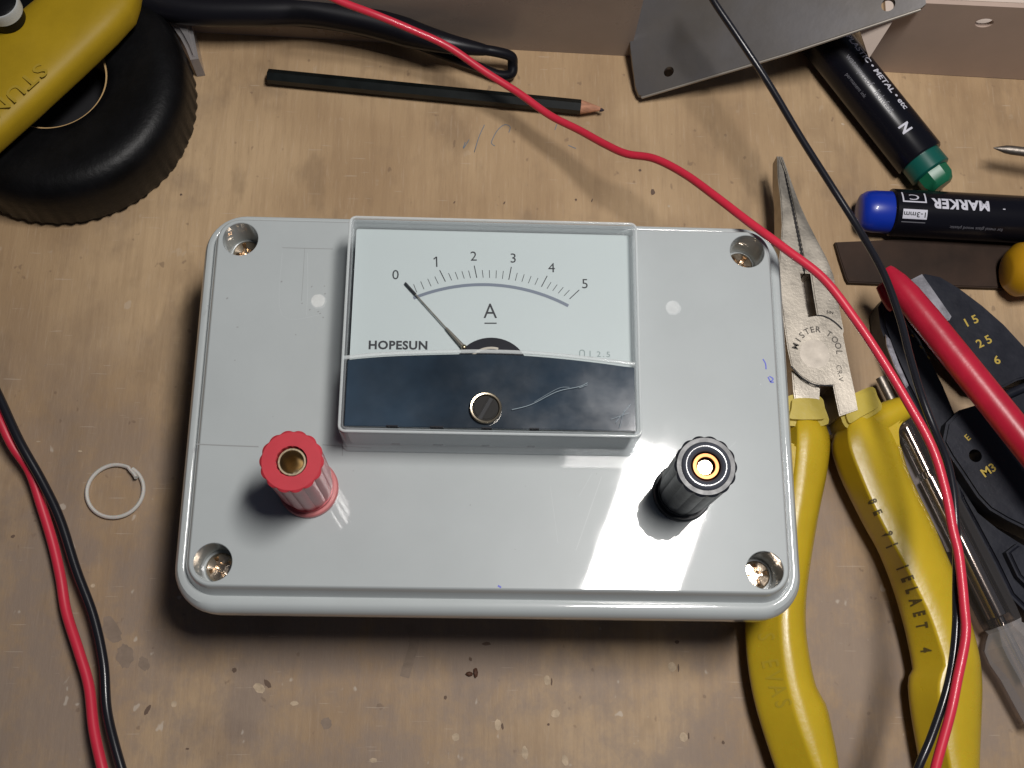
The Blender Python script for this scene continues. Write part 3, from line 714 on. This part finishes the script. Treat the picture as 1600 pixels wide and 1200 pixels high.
# cream bracket on the right
H = 33.
q0, q1 = P(1356, 111, 0), P(1720, 132, 0); d_ = (q1 - q0).normalized(); nr = Vector((-d_.y, d_.x, 0))
def on_wall(px, py):
    dd = P(px, py, 0) - CAM; t = (q0 - CAM).dot(nr) / dd.dot(nr); return CAM + dd * t
br = thing('metal_bracket', ((q0.x + q1.x) / 2, q0.y, 0), 'cream painted sheet metal bracket with an oval hole at the upper right', 'metal bracket')
wl = [on_wall(1357, 90), on_wall(1380, 112), on_wall(1720, 131)]
topl, topr = on_wall(1400, 22), on_wall(1720, 18)
wl = [wl[0], wl[1], wl[2], topr, on_wall(1445, 5), topl]
for p in wl: p.z = max(.05, p.z)
uu = d_; 
def w2(p): return Vector(((p - q0).dot(uu), p.z, 0))
hc_ = on_wall(1538, 36); hc2 = w2(hc_); hole = [Vector((hc2.x + 2.5 * math.cos(2 * math.pi * i / 24), hc2.y + 2.0 * math.sin(2 * math.pi * i / 24), 0)) for i in range(24)]
v, f = prism([w2(p) for p in wl], 0, 1.3, 0, holes=[hole])
v = [q0 + uu * p.x + Vector((0, 0, p.y)) + nr * p.z for p in v]
mk('face', v, f, mat('cream_paint_shaded', (.47, .36, .30), .3, var=.08, vscale=25., bump=.06, bscale=500.), br, 30)  # darker, browner copy of the cream; shade and bench reflection in the colour
e0, e1 = on_wall(1447, 6), topr
b = [e0 + nr * 1.35, e1 + nr * 1.35, e1 + nr * 9, e0 + nr * 9]; zt = min(e0.z, e1.z)
v, f = prism([Vector((x.x, x.y, 0)) for x in b], lambda p: e0.z - 1.2 + (e1.z - e0.z) * ((p - e0).dot(uu)) / (e1 - e0).length, lambda p: e0.z + (e1.z - e0.z) * ((p - e0).dot(uu)) / (e1 - e0).length, .3)
mk('top_flange', v, f, m_cream, br, 30)
b = [q0 + nr * 1.5 + uu * 6, q1 + nr * 1.5, q1 + nr * 42, q0 + nr * 42 + uu * 6]
v, f = prism([Vector((x.x, x.y, 0)) for x in b], .2, 1.5, 0); mk('bottom_flange', v, f, m_cream, br)
tri = [P(1342, 43, 26), P(1399, 27, 31), P(1358, 91, 19)]
v = tri + [p + Vector((.25, .5, -.9)) for p in tri]; mk('end_tab', v, [[0, 1, 2], [5, 4, 3], [0, 3, 4, 1], [1, 4, 5, 2], [2, 5, 3, 0]], m_cream, br)

# ------------------------------------------------------------------ pliers
pliers = thing('long_nose_pliers', tuple(P(1275, 545, 0)), 'long nose pliers with worn steel jaws and yellow grips, partly under the grey box', 'pliers')
ZT = 16.4
PA = [(1216, 240), (1219, 241), (1228, 268), (1241, 330), (1253, 394), (1257, 426), (1251, 426), (1257, 462), (1263, 495), (1276, 493), (1286, 494), (1297, 499), (1307, 506), (1316, 514), (1322, 545), (1329, 580), (1336, 612), (1341, 640),
      (1312, 650), (1306, 622), (1302, 602), (1288, 603), (1275, 600), (1264, 596), (1253, 589), (1244, 581), (1237, 573), (1231, 545), (1226, 510), (1221, 475), (1217, 440), (1217, 415), (1220, 390), (1223, 350), (1221, 310), (1217, 275)]
PB = [(1219.6, 240), (1225, 241), (1231, 258), (1240, 285), (1252, 318), (1264, 345), (1278, 373), (1293, 402), (1303, 428), (1309, 460), (1314, 490), (1319, 516), (1310, 560), (1290, 560), (1285, 500), (1277, 492.5), (1272, 462), (1267, 426), (1259, 426), (1254.5, 394), (1242.5, 330), (1229.5, 268)]
def taper(p):                                                       # jaws get thin towards the nose
    t = min(1, max(0, (p.y - 34) / 48)); return t
def jaw(name, px, z0, z1, dz=0):
    v, f = prism(PP([(x, y) for x, y in px], z1), lambda p: z0 + 6.0 * taper(p), lambda p: z1 - 1.2 * taper(p) - dz, .35); return mk(name, v, f, m_steel, pliers, 30)
jaw('jaw', PB, 4.2, ZT - .35)
jaw('jaw', PA, 4.8, ZT)
v, f = prism(PP([(1236, 560), (1262, 560), (1282, 590), (1280, 650), (1246, 650), (1240, 610)], ZT - 1.2), 4.5, ZT - 1.2, .35); mk('shank', v, f, m_steel, pliers, 30)
v, f = prism(PP([(1249, 420), (1270, 420), (1282, 500), (1262, 500)], 9.5), 5, 9.6, 0); mk('pivot_gap', v, f, m_steeld, pliers)
v, f = prism(PP([(1270, 596), (1304, 598), (1312, 640), (1318, 672), (1296, 680), (1280, 640)], 5.), 4.2, 5.0, 0); mk('spring_leaf', v, f, mat('dark_spring', (.06, .045, .04), .5, .5), pliers)
# serration along the mouth
a = Acc()
mo = [P(1228, 268, ZT), P(1241, 330, ZT), P(1253, 394, ZT), P(1257.5, 424, ZT)]; mo = resample(catmull(mo, 6), 46)
for i in range(len(mo) - 1):
    c = mo[i] + Vector((0, 0, -1.2 * taper(mo[i]) - .12)); w = .14 + .16 * (i % 2) + .004 * i; a.add(*box(c.x - w, c.x + w, c.y - .40, c.y + .40, c.z - .3, c.z + .16))
a.mk('jaw_serration', mat('mouth_dark', (.012, .01, .01), .7), pliers)
# joint line
a = Acc(); a.add(*ribbon([(1276, 492.5), (1287, 493.5), (1299, 499), (1308, 506), (1316, 514)], .30, ZT + .03)); a.add(*ribbon([(1236, 572), (1244, 581.5), (1253, 590), (1264, 597), (1276, 601.5), (1302, 602.5)], .35, ZT + .02)); a.mk('joint_line', m_dark, pliers)
# stamped lettering round the joint
a = Acc(); cc_ = P(1275, 550, ZT + .03); cpx = (1275, 552)
def arc_text(s, angs, rpx, size):
    for ch_, an in zip(s, angs):
        t = math.radians(an); x, y = cpx[0] + rpx[0] * math.cos(t), cpx[1] - rpx[1] * math.sin(t)
        a.add(*text_px(ch_, x, y, ZT + .04, size, an - 90, bold=.03))
arc_text('MISTER', [163, 146, 131, 115, 100, 85], (33, 37), 1.65)
arc_text('TOOL', [56, 36, 19, 3], (36, 36), 1.65)
a.add(*text_px('CR-V', 1312, 583, ZT + .04, 1.35, -80, sx=1.1)); a.add(*text_px('5IN', 1297, 488, ZT - .28, .9, -8)); a.mk('stamped_lettering', m_stamp, pliers)
v, f = ring_ = rings([[Vector((P(1273, 553, ZT).x + r * math.cos(t * math.pi / 16) , P(1273, 553, ZT).y + r * math.sin(t * math.pi / 16), z)) for t in range(32)] for r, z in ((3.9, ZT + .012), (2.2, ZT + .018), (.1, ZT + .015))], False, True)
mk('pivot_face', v, f, mat('turned_steel', (.40, .36, .31), .36, 1., var=.2, vscale=150.), pliers, 60)
# left grip
hl_ = strip_handle('grip', [(1222, 648, ), (1216, 700), (1205, 760), (1190, 830), (1175, 900), (1166, 960), (1165, 1000), (1170, 1050), (1181, 1105), (1201, 1170), (1222, 1230), (1240, 1280)],
    [(1245, 652), (1246, 700), (1240, 760), (1230, 830), (1222, 900), (1218, 965), (1221, 1015), (1229, 1065), (1243, 1120), (1262, 1175), (1283, 1230), (1298, 1280)],
    [(1290, 656), (1297, 690), (1292, 740), (1280, 800), (1268, 870), (1260, 930), (1259, 985), (1267, 1040), (1276, 1076), (1291, 1102), (1302, 1150), (1310, 1200), (1312, 1240), (1310, 1280)], pliers, m_yel, 8.5, 15.5, 8.0)
v, f = prism(catmull(PP([(1228, 622), (1250, 618), (1280, 622), (1287, 640), (1292, 664), (1260, 668), (1222, 664), (1224, 640)], 13), 3, True), 1.5, 15.65, 1.8, 4); mk('grip_collar', v, f, m_yeld, pliers, 40)
v, f = prism(catmull(PP([(1224, 700), (1250, 700), (1260, 740), (1262, 790), (1246, 840), (1226, 850), (1215, 780)], 14.2), 4, True), 12.5, 15.0, .7, 3)
mk('thumb_pad', v, f, m_yel, hl_, 40)
# right grip
hr_ = strip_handle('grip', [(1303, 668), (1300, 700), (1314, 745), (1333, 785), (1352, 822), (1374, 862), (1395, 915), (1413, 975), (1424, 1025), (1427, 1048), (1420, 1062), (1423, 1105), (1433, 1165), (1445, 1230), (1452, 1280)],
    [(1322, 662), (1328, 700), (1345, 745), (1362, 785), (1380, 822), (1402, 862), (1427, 910), (1452, 962), (1469, 1012), (1476, 1038), (1467, 1062), (1468, 1105), (1478, 1165), (1490, 1230), (1497, 1280)],
    [(1375, 640), (1404, 690), (1418, 735), (1436, 775), (1456, 815), (1473, 855), (1494, 905), (1514, 965), (1527, 1015), (1532, 1045), (1534, 1075), (1533, 1110), (1530, 1165), (1526, 1230), (1522, 1280)], pliers, m_yel, 7.5, 15.5, 7.5)
v, f = prism(catmull(PP([(1312, 628), (1335, 616), (1360, 607), (1368, 622), (1374, 642), (1345, 660), (1322, 672), (1311, 655)], 13), 3, True), 1.5, 15.65, 1.8, 4); mk('grip_collar', v, f, m_yeld, pliers, 40)
v, f = tube([P(1338, 672, 9.5), P(1362, 662, 9.8), P(1386, 650, 10), P(1402, 642, 10), P(1412, 638, 10), P(1416, 636, 10)], lambda t: (4.6 - 1.9 * t) * (1 if t < .86 else math.sqrt(max(.02, 1 - ((t - .86) / .14) ** 2))), 20, 6)
mk('finger_guard', v, f, m_yel, hr_, 60)
v, f = prism(catmull(PP([(1376, 655), (1404, 645), (1411, 655), (1403, 672), (1404, 695), (1400, 720), (1380, 700)], 11), 4, True), 4, 12.5, 2.6, 4); mk('guard_web', v, f, m_yel, hr_, 60)
# print on the side of the right grip and raised letters on the left one
a = Acc()
def grip_text(txt, pts, zf, size, m, name, par, sx=1., bold=.1, spacing=1.):
    a = Acc(); c = resample(catmull(PP(pts, 0), 6), len(txt) + 2)
    for i, chh in enumerate(txt):
        if chh == ' ': continue
        p = c[i + 1]; dd = (c[i + 2] - c[i]).normalized(); z = zf
        # find grip surface height under p
        v_, f_ = text2d(chh, size, bold=bold); yd = Vector((-dd.y, dd.x, 0))
        a.add([p + dd * q.x * sx + yd * q.y + Vector((0, 0, 100)) for q in v_], f_)
    return a
from mathutils.bvhtree import BVHTree
def drape(acc, target, lift=.06):
    me = target.data; w = WORLD[target]; bvh = BVHTree.FromPolygons([x.co / S + w for x in me.vertices], [list(p.vertices) for p in me.polygons])
    out = []; last = 8.
    for p in acc.v:
        # drop along the sight line so that printed letters land where they stand on the sloped side
        h = bvh.ray_cast(Vector((p.x, p.y, 80)), Vector((0, 0, -1)))
        if h[0] is not None: last = h[0].z; nrm = h[1]
        else: nrm = Vector((0, 0, 1))
        out.append(Vector((p.x, p.y, last)) + nrm * lift)
    acc.v = out; return acc
def pz_text(txt, pts, z, size, **k):
    c = resample(catmull(PP(pts, z), 6), len(txt) + 2); a = Acc()
    for i, chh in enumerate(txt):
        if chh == ' ': continue
        p = c[i + 1]; dd = (c[i + 2] - c[i]); dd.z = 0; dd.normalize(); v_, f_ = slice2d(*text2d(chh, size, bold=k.get('bold', .08))); yd = Vector((-dd.y, dd.x, 0))
        a.add([p + dd * q.x * k.get('sx', 1) + yd * q.y * k.get('sy', 1) for q in v_], f_)
    return a
t_ = pz_text('8E 91 1ELAET 4', [(1347, 772), (1369, 818), (1391, 862), (1414, 912), (1433, 965), (1444, 1012), (1447, 1035)], 11., 1.6, bold=.10, sy=.95)
drape(t_, hr_, .08).mk('printed_lettering', mat('dark_grip_print', (.10, .072, .02), .6), hr_)
t_ = pz_text('S EVAS', [(1193, 975), (1195, 1010), (1202, 1050), (1213, 1085), (1226, 1120)], 11., 2.9, bold=.05, sy=1.15)
drape(t_, hl_, .10).mk('raised_lettering', mat('yellow_raised', (.47, .34, .03), .3), hl_)

# ------------------------------------------------------------------ markers
def marker_axis(p0, p1, r): return P(*p0, r), P(*p1, r)
# blue marker, lying left to right, cap at the left
r = 6.6; s, e = P(1392, 332, r), P(1700, 349, r); d = (e - s).normalized(); e = s + d * 60
bm_ = thing('paint_marker', (s.x + 20, s.y, 0), 'thick black marker pen with a blue end, lying crosswise on a dark metal strip', 'marker pen', 'marker pens')
v, f = lathe([(r - .5, -.6), (r, -.1), (r, 62), (r - 1, 63)], s, d, 48); mk('barrel', v, f, m_mark, bm_, 40)
v, f = lathe([(r - .9, .2), (r - .7, -.6), (r - .75, -5.2), (r - 1.1, -7.2), (r - 2.0, -8.6), (r - 3.2, -9.1), (.2, -9.2)][::-1], s, d, 48); mk('end_plug', v, f, m_blue, bm_, 40)
side_px = -1
a = Acc(); a.add(*text_cyl('MARKER', s, d, r + .03, 17.2, -.07, 3.0, flip=True, sx=.95, bold=.16, spacing=1.08))
def pan(along0, along1, y0, y1, rr, nseg=8):
    out = []; fc = []; side_ = d.cross(Vector((0, 0, 1))).normalized(); up_ = side_.cross(d)
    for i in range(nseg + 1):
        an = y0 + (y1 - y0) * i / nseg
        for al in (along0, along1): out.append(s + d * al + (up_ * math.cos(an) + side_ * math.sin(an)) * rr)
        if i: fc.append([2 * i - 2, 2 * i - 1, 2 * i + 1, 2 * i])
    return out, fc
for al0, al1, y0, y1 in ((1.0, 7.6, -.02, -.08), (1.0, 1.4, -.02, -.55), (7.2, 7.6, -.02, -.55)): a.add(*pan(al0, al1, y0, y1, r + .03, 4))
a.add(*text_cyl('C', s, d, r + .03, 4.3, -.30, 2.0, flip=True, sx=1.6)); a.add(*text_cyl('-', s, d, r + .03, 29, .1, 2.0, flip=True)); a.mk('lettering', m_wprint, bm_)
a = Acc(); a.add(*pan(1.1, 7.8, .28, .68, r + .04)); a.mk('size_label', m_wprint, bm_)
a = Acc(); a.add(*text_cyl('1-3mm', s, d, r + .07, 4.5, .48, 1.45, flip=True, sx=1.15, bold=.03)); a.mk('size_lettering', m_ink, bm_)
a = Acc(); a.add(*text_cyl('for metal glass wood plastic', s, d, r + .03, 22, .95, .95, flip=True)); a.add(*pan(1., 7.6, .80, .84, r + .03, 2)); a.mk('small_print', m_gprint, bm_)

# green marker, running from under the steel plate down to the right
r2 = 6.9; s2, e2 = P(1262, 28, r2), P(1438, 249, r2); d2 = (e2 - s2).normalized(); L2 = (e2 - s2).length
gm = thing('paint_marker', (e2.x, e2.y, 0), 'thick black marker pen with a dark green end, reaching out under the steel plate', 'marker pen', 'marker pens')
v, f = lathe([(r2 - .5, 0), (r2, .5), (r2, L2 - .5), (r2 - .35, L2)], s2, d2, 48); mk('barrel', v, f, m_mark, gm, 40)
v, f = lathe([(r2 - 1.1, 0), (r2 - 1.0, 4.8), (r2 - 1.5, 5.2), (r2 - 2.0, 5.3)], e2 - d2 * .2, d2, 40); mk('end_plug', v, f, m_green, gm, 40)
v, f = lathe([(r2 - 2.1, 0), (r2 - 2.2, 2.8), (r2 - 3.2, 4.6), (r2 - 3.8, 5.0), (.2, 5.1)], e2 + d2 * 5.0, d2, 8); mk('end_stub', v, f, m_greenl, gm, 30)
a = Acc(); sd = r2 + .03
a.add(*text_cyl('PLASTIC \u2022 METAL \u2022 etc', s2, d2, sd, L2 - 27.0, -.33, 2.15, sx=.95, bold=.06)); a.add(*text_cyl('N', s2, d2, sd, L2 - 8.5, .3, 3.0, bold=.14, sx=.9)); a.mk('lettering', m_wprint, gm)
a = Acc(); a.add(*text_cyl('waterproof   lightfast', s2, d2, sd, L2 - 25, .27, 1.8, sx=1.0)); a.add(*text_cyl('permanent ink', s2, d2, sd, L2 - 27, .75, 1.1)); a.mk('small_print', m_gprint, gm)

# dark brown metal strip below the blue marker
st = PP([(1305, 378), (1312, 403), (1322, 434), (1326, 441), (1400, 444), (1480, 447), (1574, 450), (1640, 452), (1640, 372), (1480, 370)], 2.)
v, f = prism(st, .3, 2.0, .3); tag(mk('metal_strip', v, f, m_bstrip, None, 30), 'dark brown flat metal strip lying under the blue ended marker', 'metal strip')

# yellow handle end on the right edge
cy = P(1612, 424, 8); a = Acc(); loops = []
for i in range(9):
    t = math.pi / 2 * i / 8; loops.append((i, math.sin(t)))
loops = []
for s_, k_ in ((-.1, .50), (.3, .66), (1.2, .80), (2.6, .96), (3.4, 1.0), (9, 1.0), (30, .95)):
    lp_ = []
    for i in range(28):
        t = 2 * math.pi * i / 28; lp_.append(Vector((cy.x - 7.2 + s_, cy.y + 7.4 * k_ * math.cos(t) + s_ * .12, 8 + 7.6 * k_ * math.sin(t))))
    loops.append(lp_)
v, f = rings(loops); tag(mk('screwdriver_handle', v, f, m_yelo, None, 50), 'rounded amber yellow handle end poking in at the right edge', 'handle')

# pointed punch at the right edge
s3, e3 = P(1552, 231, 12), P(1700, 250, 14); d3 = (e3 - s3).normalized()
v, f = lathe([(.1, 0), (.35, .6), (1.15, 3.4), (1.3, 5), (1.35, 24)], s3, d3, 16); tag(mk('metal_scriber', v, f, m_steeld, None, 40), 'dark metal scriber tip raised above the bench at the right edge', 'scriber')

# ------------------------------------------------------------------ crimping tool
cr = thing('crimping_tool', tuple(P(1530, 600, 0)), 'black crimping tool with gold numbers on its jaws, under a red tube', 'crimping tool')
ZC = 13.
up_pl = [(1405, 470), (1420, 438), (1446, 427), (1470, 432), (1500, 450), (1536, 477), (1570, 507), (1605, 545), (1660, 600), (1660, 612), (1612, 588), (1590, 594), (1566, 606), (1530, 600), (1490, 560), (1450, 520)]
v, f = prism(PP(up_pl, ZC), 6, ZC, .5); uj = mk('upper_jaw', v, f, m_crimp, cr, 30)
v, f = prism(PP([(1417, 440), (1441, 428), (1487, 494), (1484, 500), (1467, 503), (1440, 470)], 15.), 11, 15.2, .35); mk('die_block', v, f, m_alu, cr, 30)
low = [(1474, 690), (1480, 660), (1500, 640), (1540, 628), (1580, 612), (1612, 598), (1665, 612), (1665, 860), (1612, 830), (1575, 812), (1548, 796), (1528, 775), (1505, 740), (1486, 712)]
v, f = prism(PP(low, ZC), 5, ZC, .7, holes=[[P(1524, 712, ZC) + Vector((1.7 * math.cos(2 * math.pi * i / 20), 1.7 * math.sin(2 * math.pi * i / 20), 0)) for i in range(20)]])
mk('lower_jaw', v, f, m_crimp, cr, 30)
v, f = tube([P(1562, 622, ZC + .6), P(1585, 612, ZC + .6), P(1612, 600, ZC + .6)], 1.2, 8, 3); mk('pivot_ridge', v, f, m_crimp, cr, 60)
lv = [(1374, 478), (1384, 462), (1400, 466), (1440, 530), (1475, 600), (1500, 660), (1480, 690), (1462, 690), (1440, 650), (1415, 600), (1392, 548), (1378, 510)]
v, f = prism(PP(lv, 9), 1, 9, 1.1, 3); mk('side_plate', v, f, m_crimp, cr, 40)
v, f = prism(PP([(1384, 522), (1391, 530), (1404, 566), (1420, 602), (1416, 606), (1398, 572), (1386, 540)], 9.3), 8.6, 9.4, .2); mk('bright_edge', v, f, mat('worn_bright_edge', (.32, .32, .36), .3, .8, var=.4, vscale=500.), cr, 30)
# heavy handle arms running down to the right edge
v, f = prism(PP([(1494, 742), (1530, 800), (1562, 826), (1600, 850), (1660, 880), (1660, 1010), (1612, 962), (1580, 930), (1556, 880), (1524, 820), (1502, 780)], 9), 1, 9, 1., 3); mk('handle_arm', v, f, m_crimp, cr, 40)
v, f = prism(PP([(1574, 862), (1592, 848), (1660, 880), (1660, 980), (1612, 920), (1592, 900)], 12), 9, 12, .8, 3); mk('handle_arm', v, f, m_crimp, cr, 40)
for s_, x, y, an in (('1 5', 1517, 502, 22), ('2 5', 1538, 534, 25), ('6', 1558, 563, 12)): mk('size_number', *text_px(s_, x, y, ZC + .03, 2.3, an, sx=1.1, bold=.06), m_gold, cr)
mk('size_number', *text_px('M3', 1545, 735, ZC + .03, 2.2, 33, sx=1.1, bold=.06), m_gold, cr); mk('size_number', *text_px('E', 1512, 684, ZC + .03, 1.7, 40, bold=.04), m_gold, cr)
for x, y in ((1416, 508), (1427, 524), (1440, 541), (1452, 558)): mk('gold_tick', *text_px('-', x, y, 9.05, 2.2, -50, bold=.08), m_gold, cr)

# red tube lying over it
s4, e4 = P(1387, 424, 22), P(1665, 770, 28); d4 = (e4 - s4).normalized(); L4 = (e4 - s4).length
v, f = lathe([(.3, -.8), (1.6, -.6), (2.0, .2), (2.9, 3.5), (3.5, 8), (3.75, 16), (3.85, 40), (4.0, L4)], s4, d4, 36); tag(mk('red_tube', v, f, mat('red_tube_plastic', (.42, .012, .035), .36, var=.12, vscale=90., bump=.15, bscale=400.), None, 50), 'thick red plastic tube with a tapered end lying across the crimping tool', 'tube')
s5 = P(1377, 446, 14); v, f = lathe([(.2, -.6), (1.5, -.2), (2.2, 3), (2.4, 6), (2.2, 7)], s5, (P(1430, 520, 12) - s5), 24); tag(mk('red_tube', v, f, bpy.data.materials['red_tube_plastic'], None, 50), 'thinner red tube tip, mostly hidden under the black wire and larger red tube', 'tube')

# ------------------------------------------------------------------ clear screwdriver
s6, e6 = P(1412, 664, 6.0), P(1566, 975, 6.0); d6 = (e6 - s6).normalized(); L6 = (e6 - s6).length
sd_ = thing('clear_screwdriver', tuple(P(1490, 820, 0)), 'screwdriver with a clear faceted plastic handle between the pliers and the crimping tool', 'screwdriver')
v, f = lathe([(2.6, -1.5), (3.6, -.6), (4.3, 2), (4.6, 10), (5.2, L6 - 3), (5.0, L6)], s6, d6, 10); mk('handle', v, f, m_clear, sd_, None)
v, f = lathe([(5.0, L6), (4.6, L6 + 1), (6.2, L6 + 2.6), (7.6, L6 + 4.4), (7.8, L6 + 7.5), (7.0, L6 + 12), (6.4, L6 + 24)], s6, d6, 8); mk('flange', v, f, m_clearl, sd_, None)
v, f = lathe([(2.0, 1), (2.0, L6 * .24), (1.4, L6 * .245), (1.4, L6 * .27), (2.6, L6 * .275), (2.6, L6 * .96), (1.2, L6 * .97), (1.2, L6 + 14)], s6, d6, 20); mk('inner_rod', v, f, m_chrome, sd_, 30)
v, f = lathe([(1.25, -14), (1.25, 0)], s6, d6, 16); mk('blade', v, f, m_steeld, sd_, 30)
side6 = d6.cross(Vector((0, 0, 1))).normalized()
v, f = prism([Vector((p.x, p.y, 0)) for p in (s6 + side6 * -0 + d6 * 6, )] * 0 or PP([(1404, 698), (1414, 696), (1450, 765), (1484, 835), (1492, 862), (1480, 862), (1440, 790), (1413, 730)], 2.5), .3, 2.6, .3)
mk('side_clip', v, f, mat('clip_white_metal', (.55, .55, .58), .35, .4), sd_, 30)

# ------------------------------------------------------------------ loose crumbs on the bench
for x, y, rr, lab in ((733, 1053, .95, 'left one of the pair of brown crumbs below the box'), (743, 1051, 1.0, 'right one of the pair of brown crumbs below the box')):
    c = P(x, y, .5); loops = []
    for k_, z_ in ((.6, 0.02), (1., .3), (.9, .7), (.4, 1.0)):
        loops.append([Vector((c.x + rr * k_ * math.cos(t * math.pi / 4) * (.6 if x > 740 else 1.) + random.uniform(-.1, .1), c.y + rr * k_ * math.sin(t * math.pi / 4) * (1.3 if x > 740 else .6) + random.uniform(-.1, .1), z_)) for t in range(8)])
    v, f = rings(loops); tag(mk('wood_crumb', v, f, m_crumb), lab, 'crumb', 'loose brown crumbs')

# ------------------------------------------------------------------ light
HL = 480.; cx_, cy_ = CAM.x + .152 * (HL + 203), CAM.y + .150 * (HL + 203)
ld = bpy.data.lights.new('bench_lamp', 'AREA'); ld.shape = 'RECTANGLE'; ld.size = .0534; ld.size_y = .1335; ld.energy = 2.08; ld.color = (1.0, .965, .93)
lo = bpy.data.objects.new('bench_lamp', ld); col.objects.link(lo); lo.location = Vector((cx_, cy_, HL)) * S; lo.rotation_euler = (0, 0, math.radians(-20.4))
w = bpy.data.worlds.new('World'); sc.world = w; w.use_nodes = True; n = w.node_tree.nodes; l = w.node_tree.links; bg = n['Background']
tc = n.new('ShaderNodeTexCoord'); sp = n.new('ShaderNodeSeparateXYZ'); l.new(tc.outputs['Generated'], sp.inputs[0])
mr_ = n.new('ShaderNodeMapRange'); mr_.inputs[1].default_value = -.35; mr_.inputs[2].default_value = .5; l.new(sp.outputs[0], mr_.inputs[0])
mx = n.new('ShaderNodeMix'); mx.data_type = 'RGBA'; l.new(mr_.outputs[0], mx.inputs[0]); mx.inputs[6].default_value = (.05, .055, .085, 1); mx.inputs[7].default_value = (.55, .64, .86, 1)
l.new(mx.outputs[2], bg.inputs[0]); bg.inputs[1].default_value = .13
sc.view_settings.view_transform = 'Standard'; sc.view_settings.look = 'None'; sc.view_settings.exposure = 0; sc.view_settings.gamma = 1
sc.cycles.max_bounces = 10; sc.cycles.transparent_max_bounces = 16
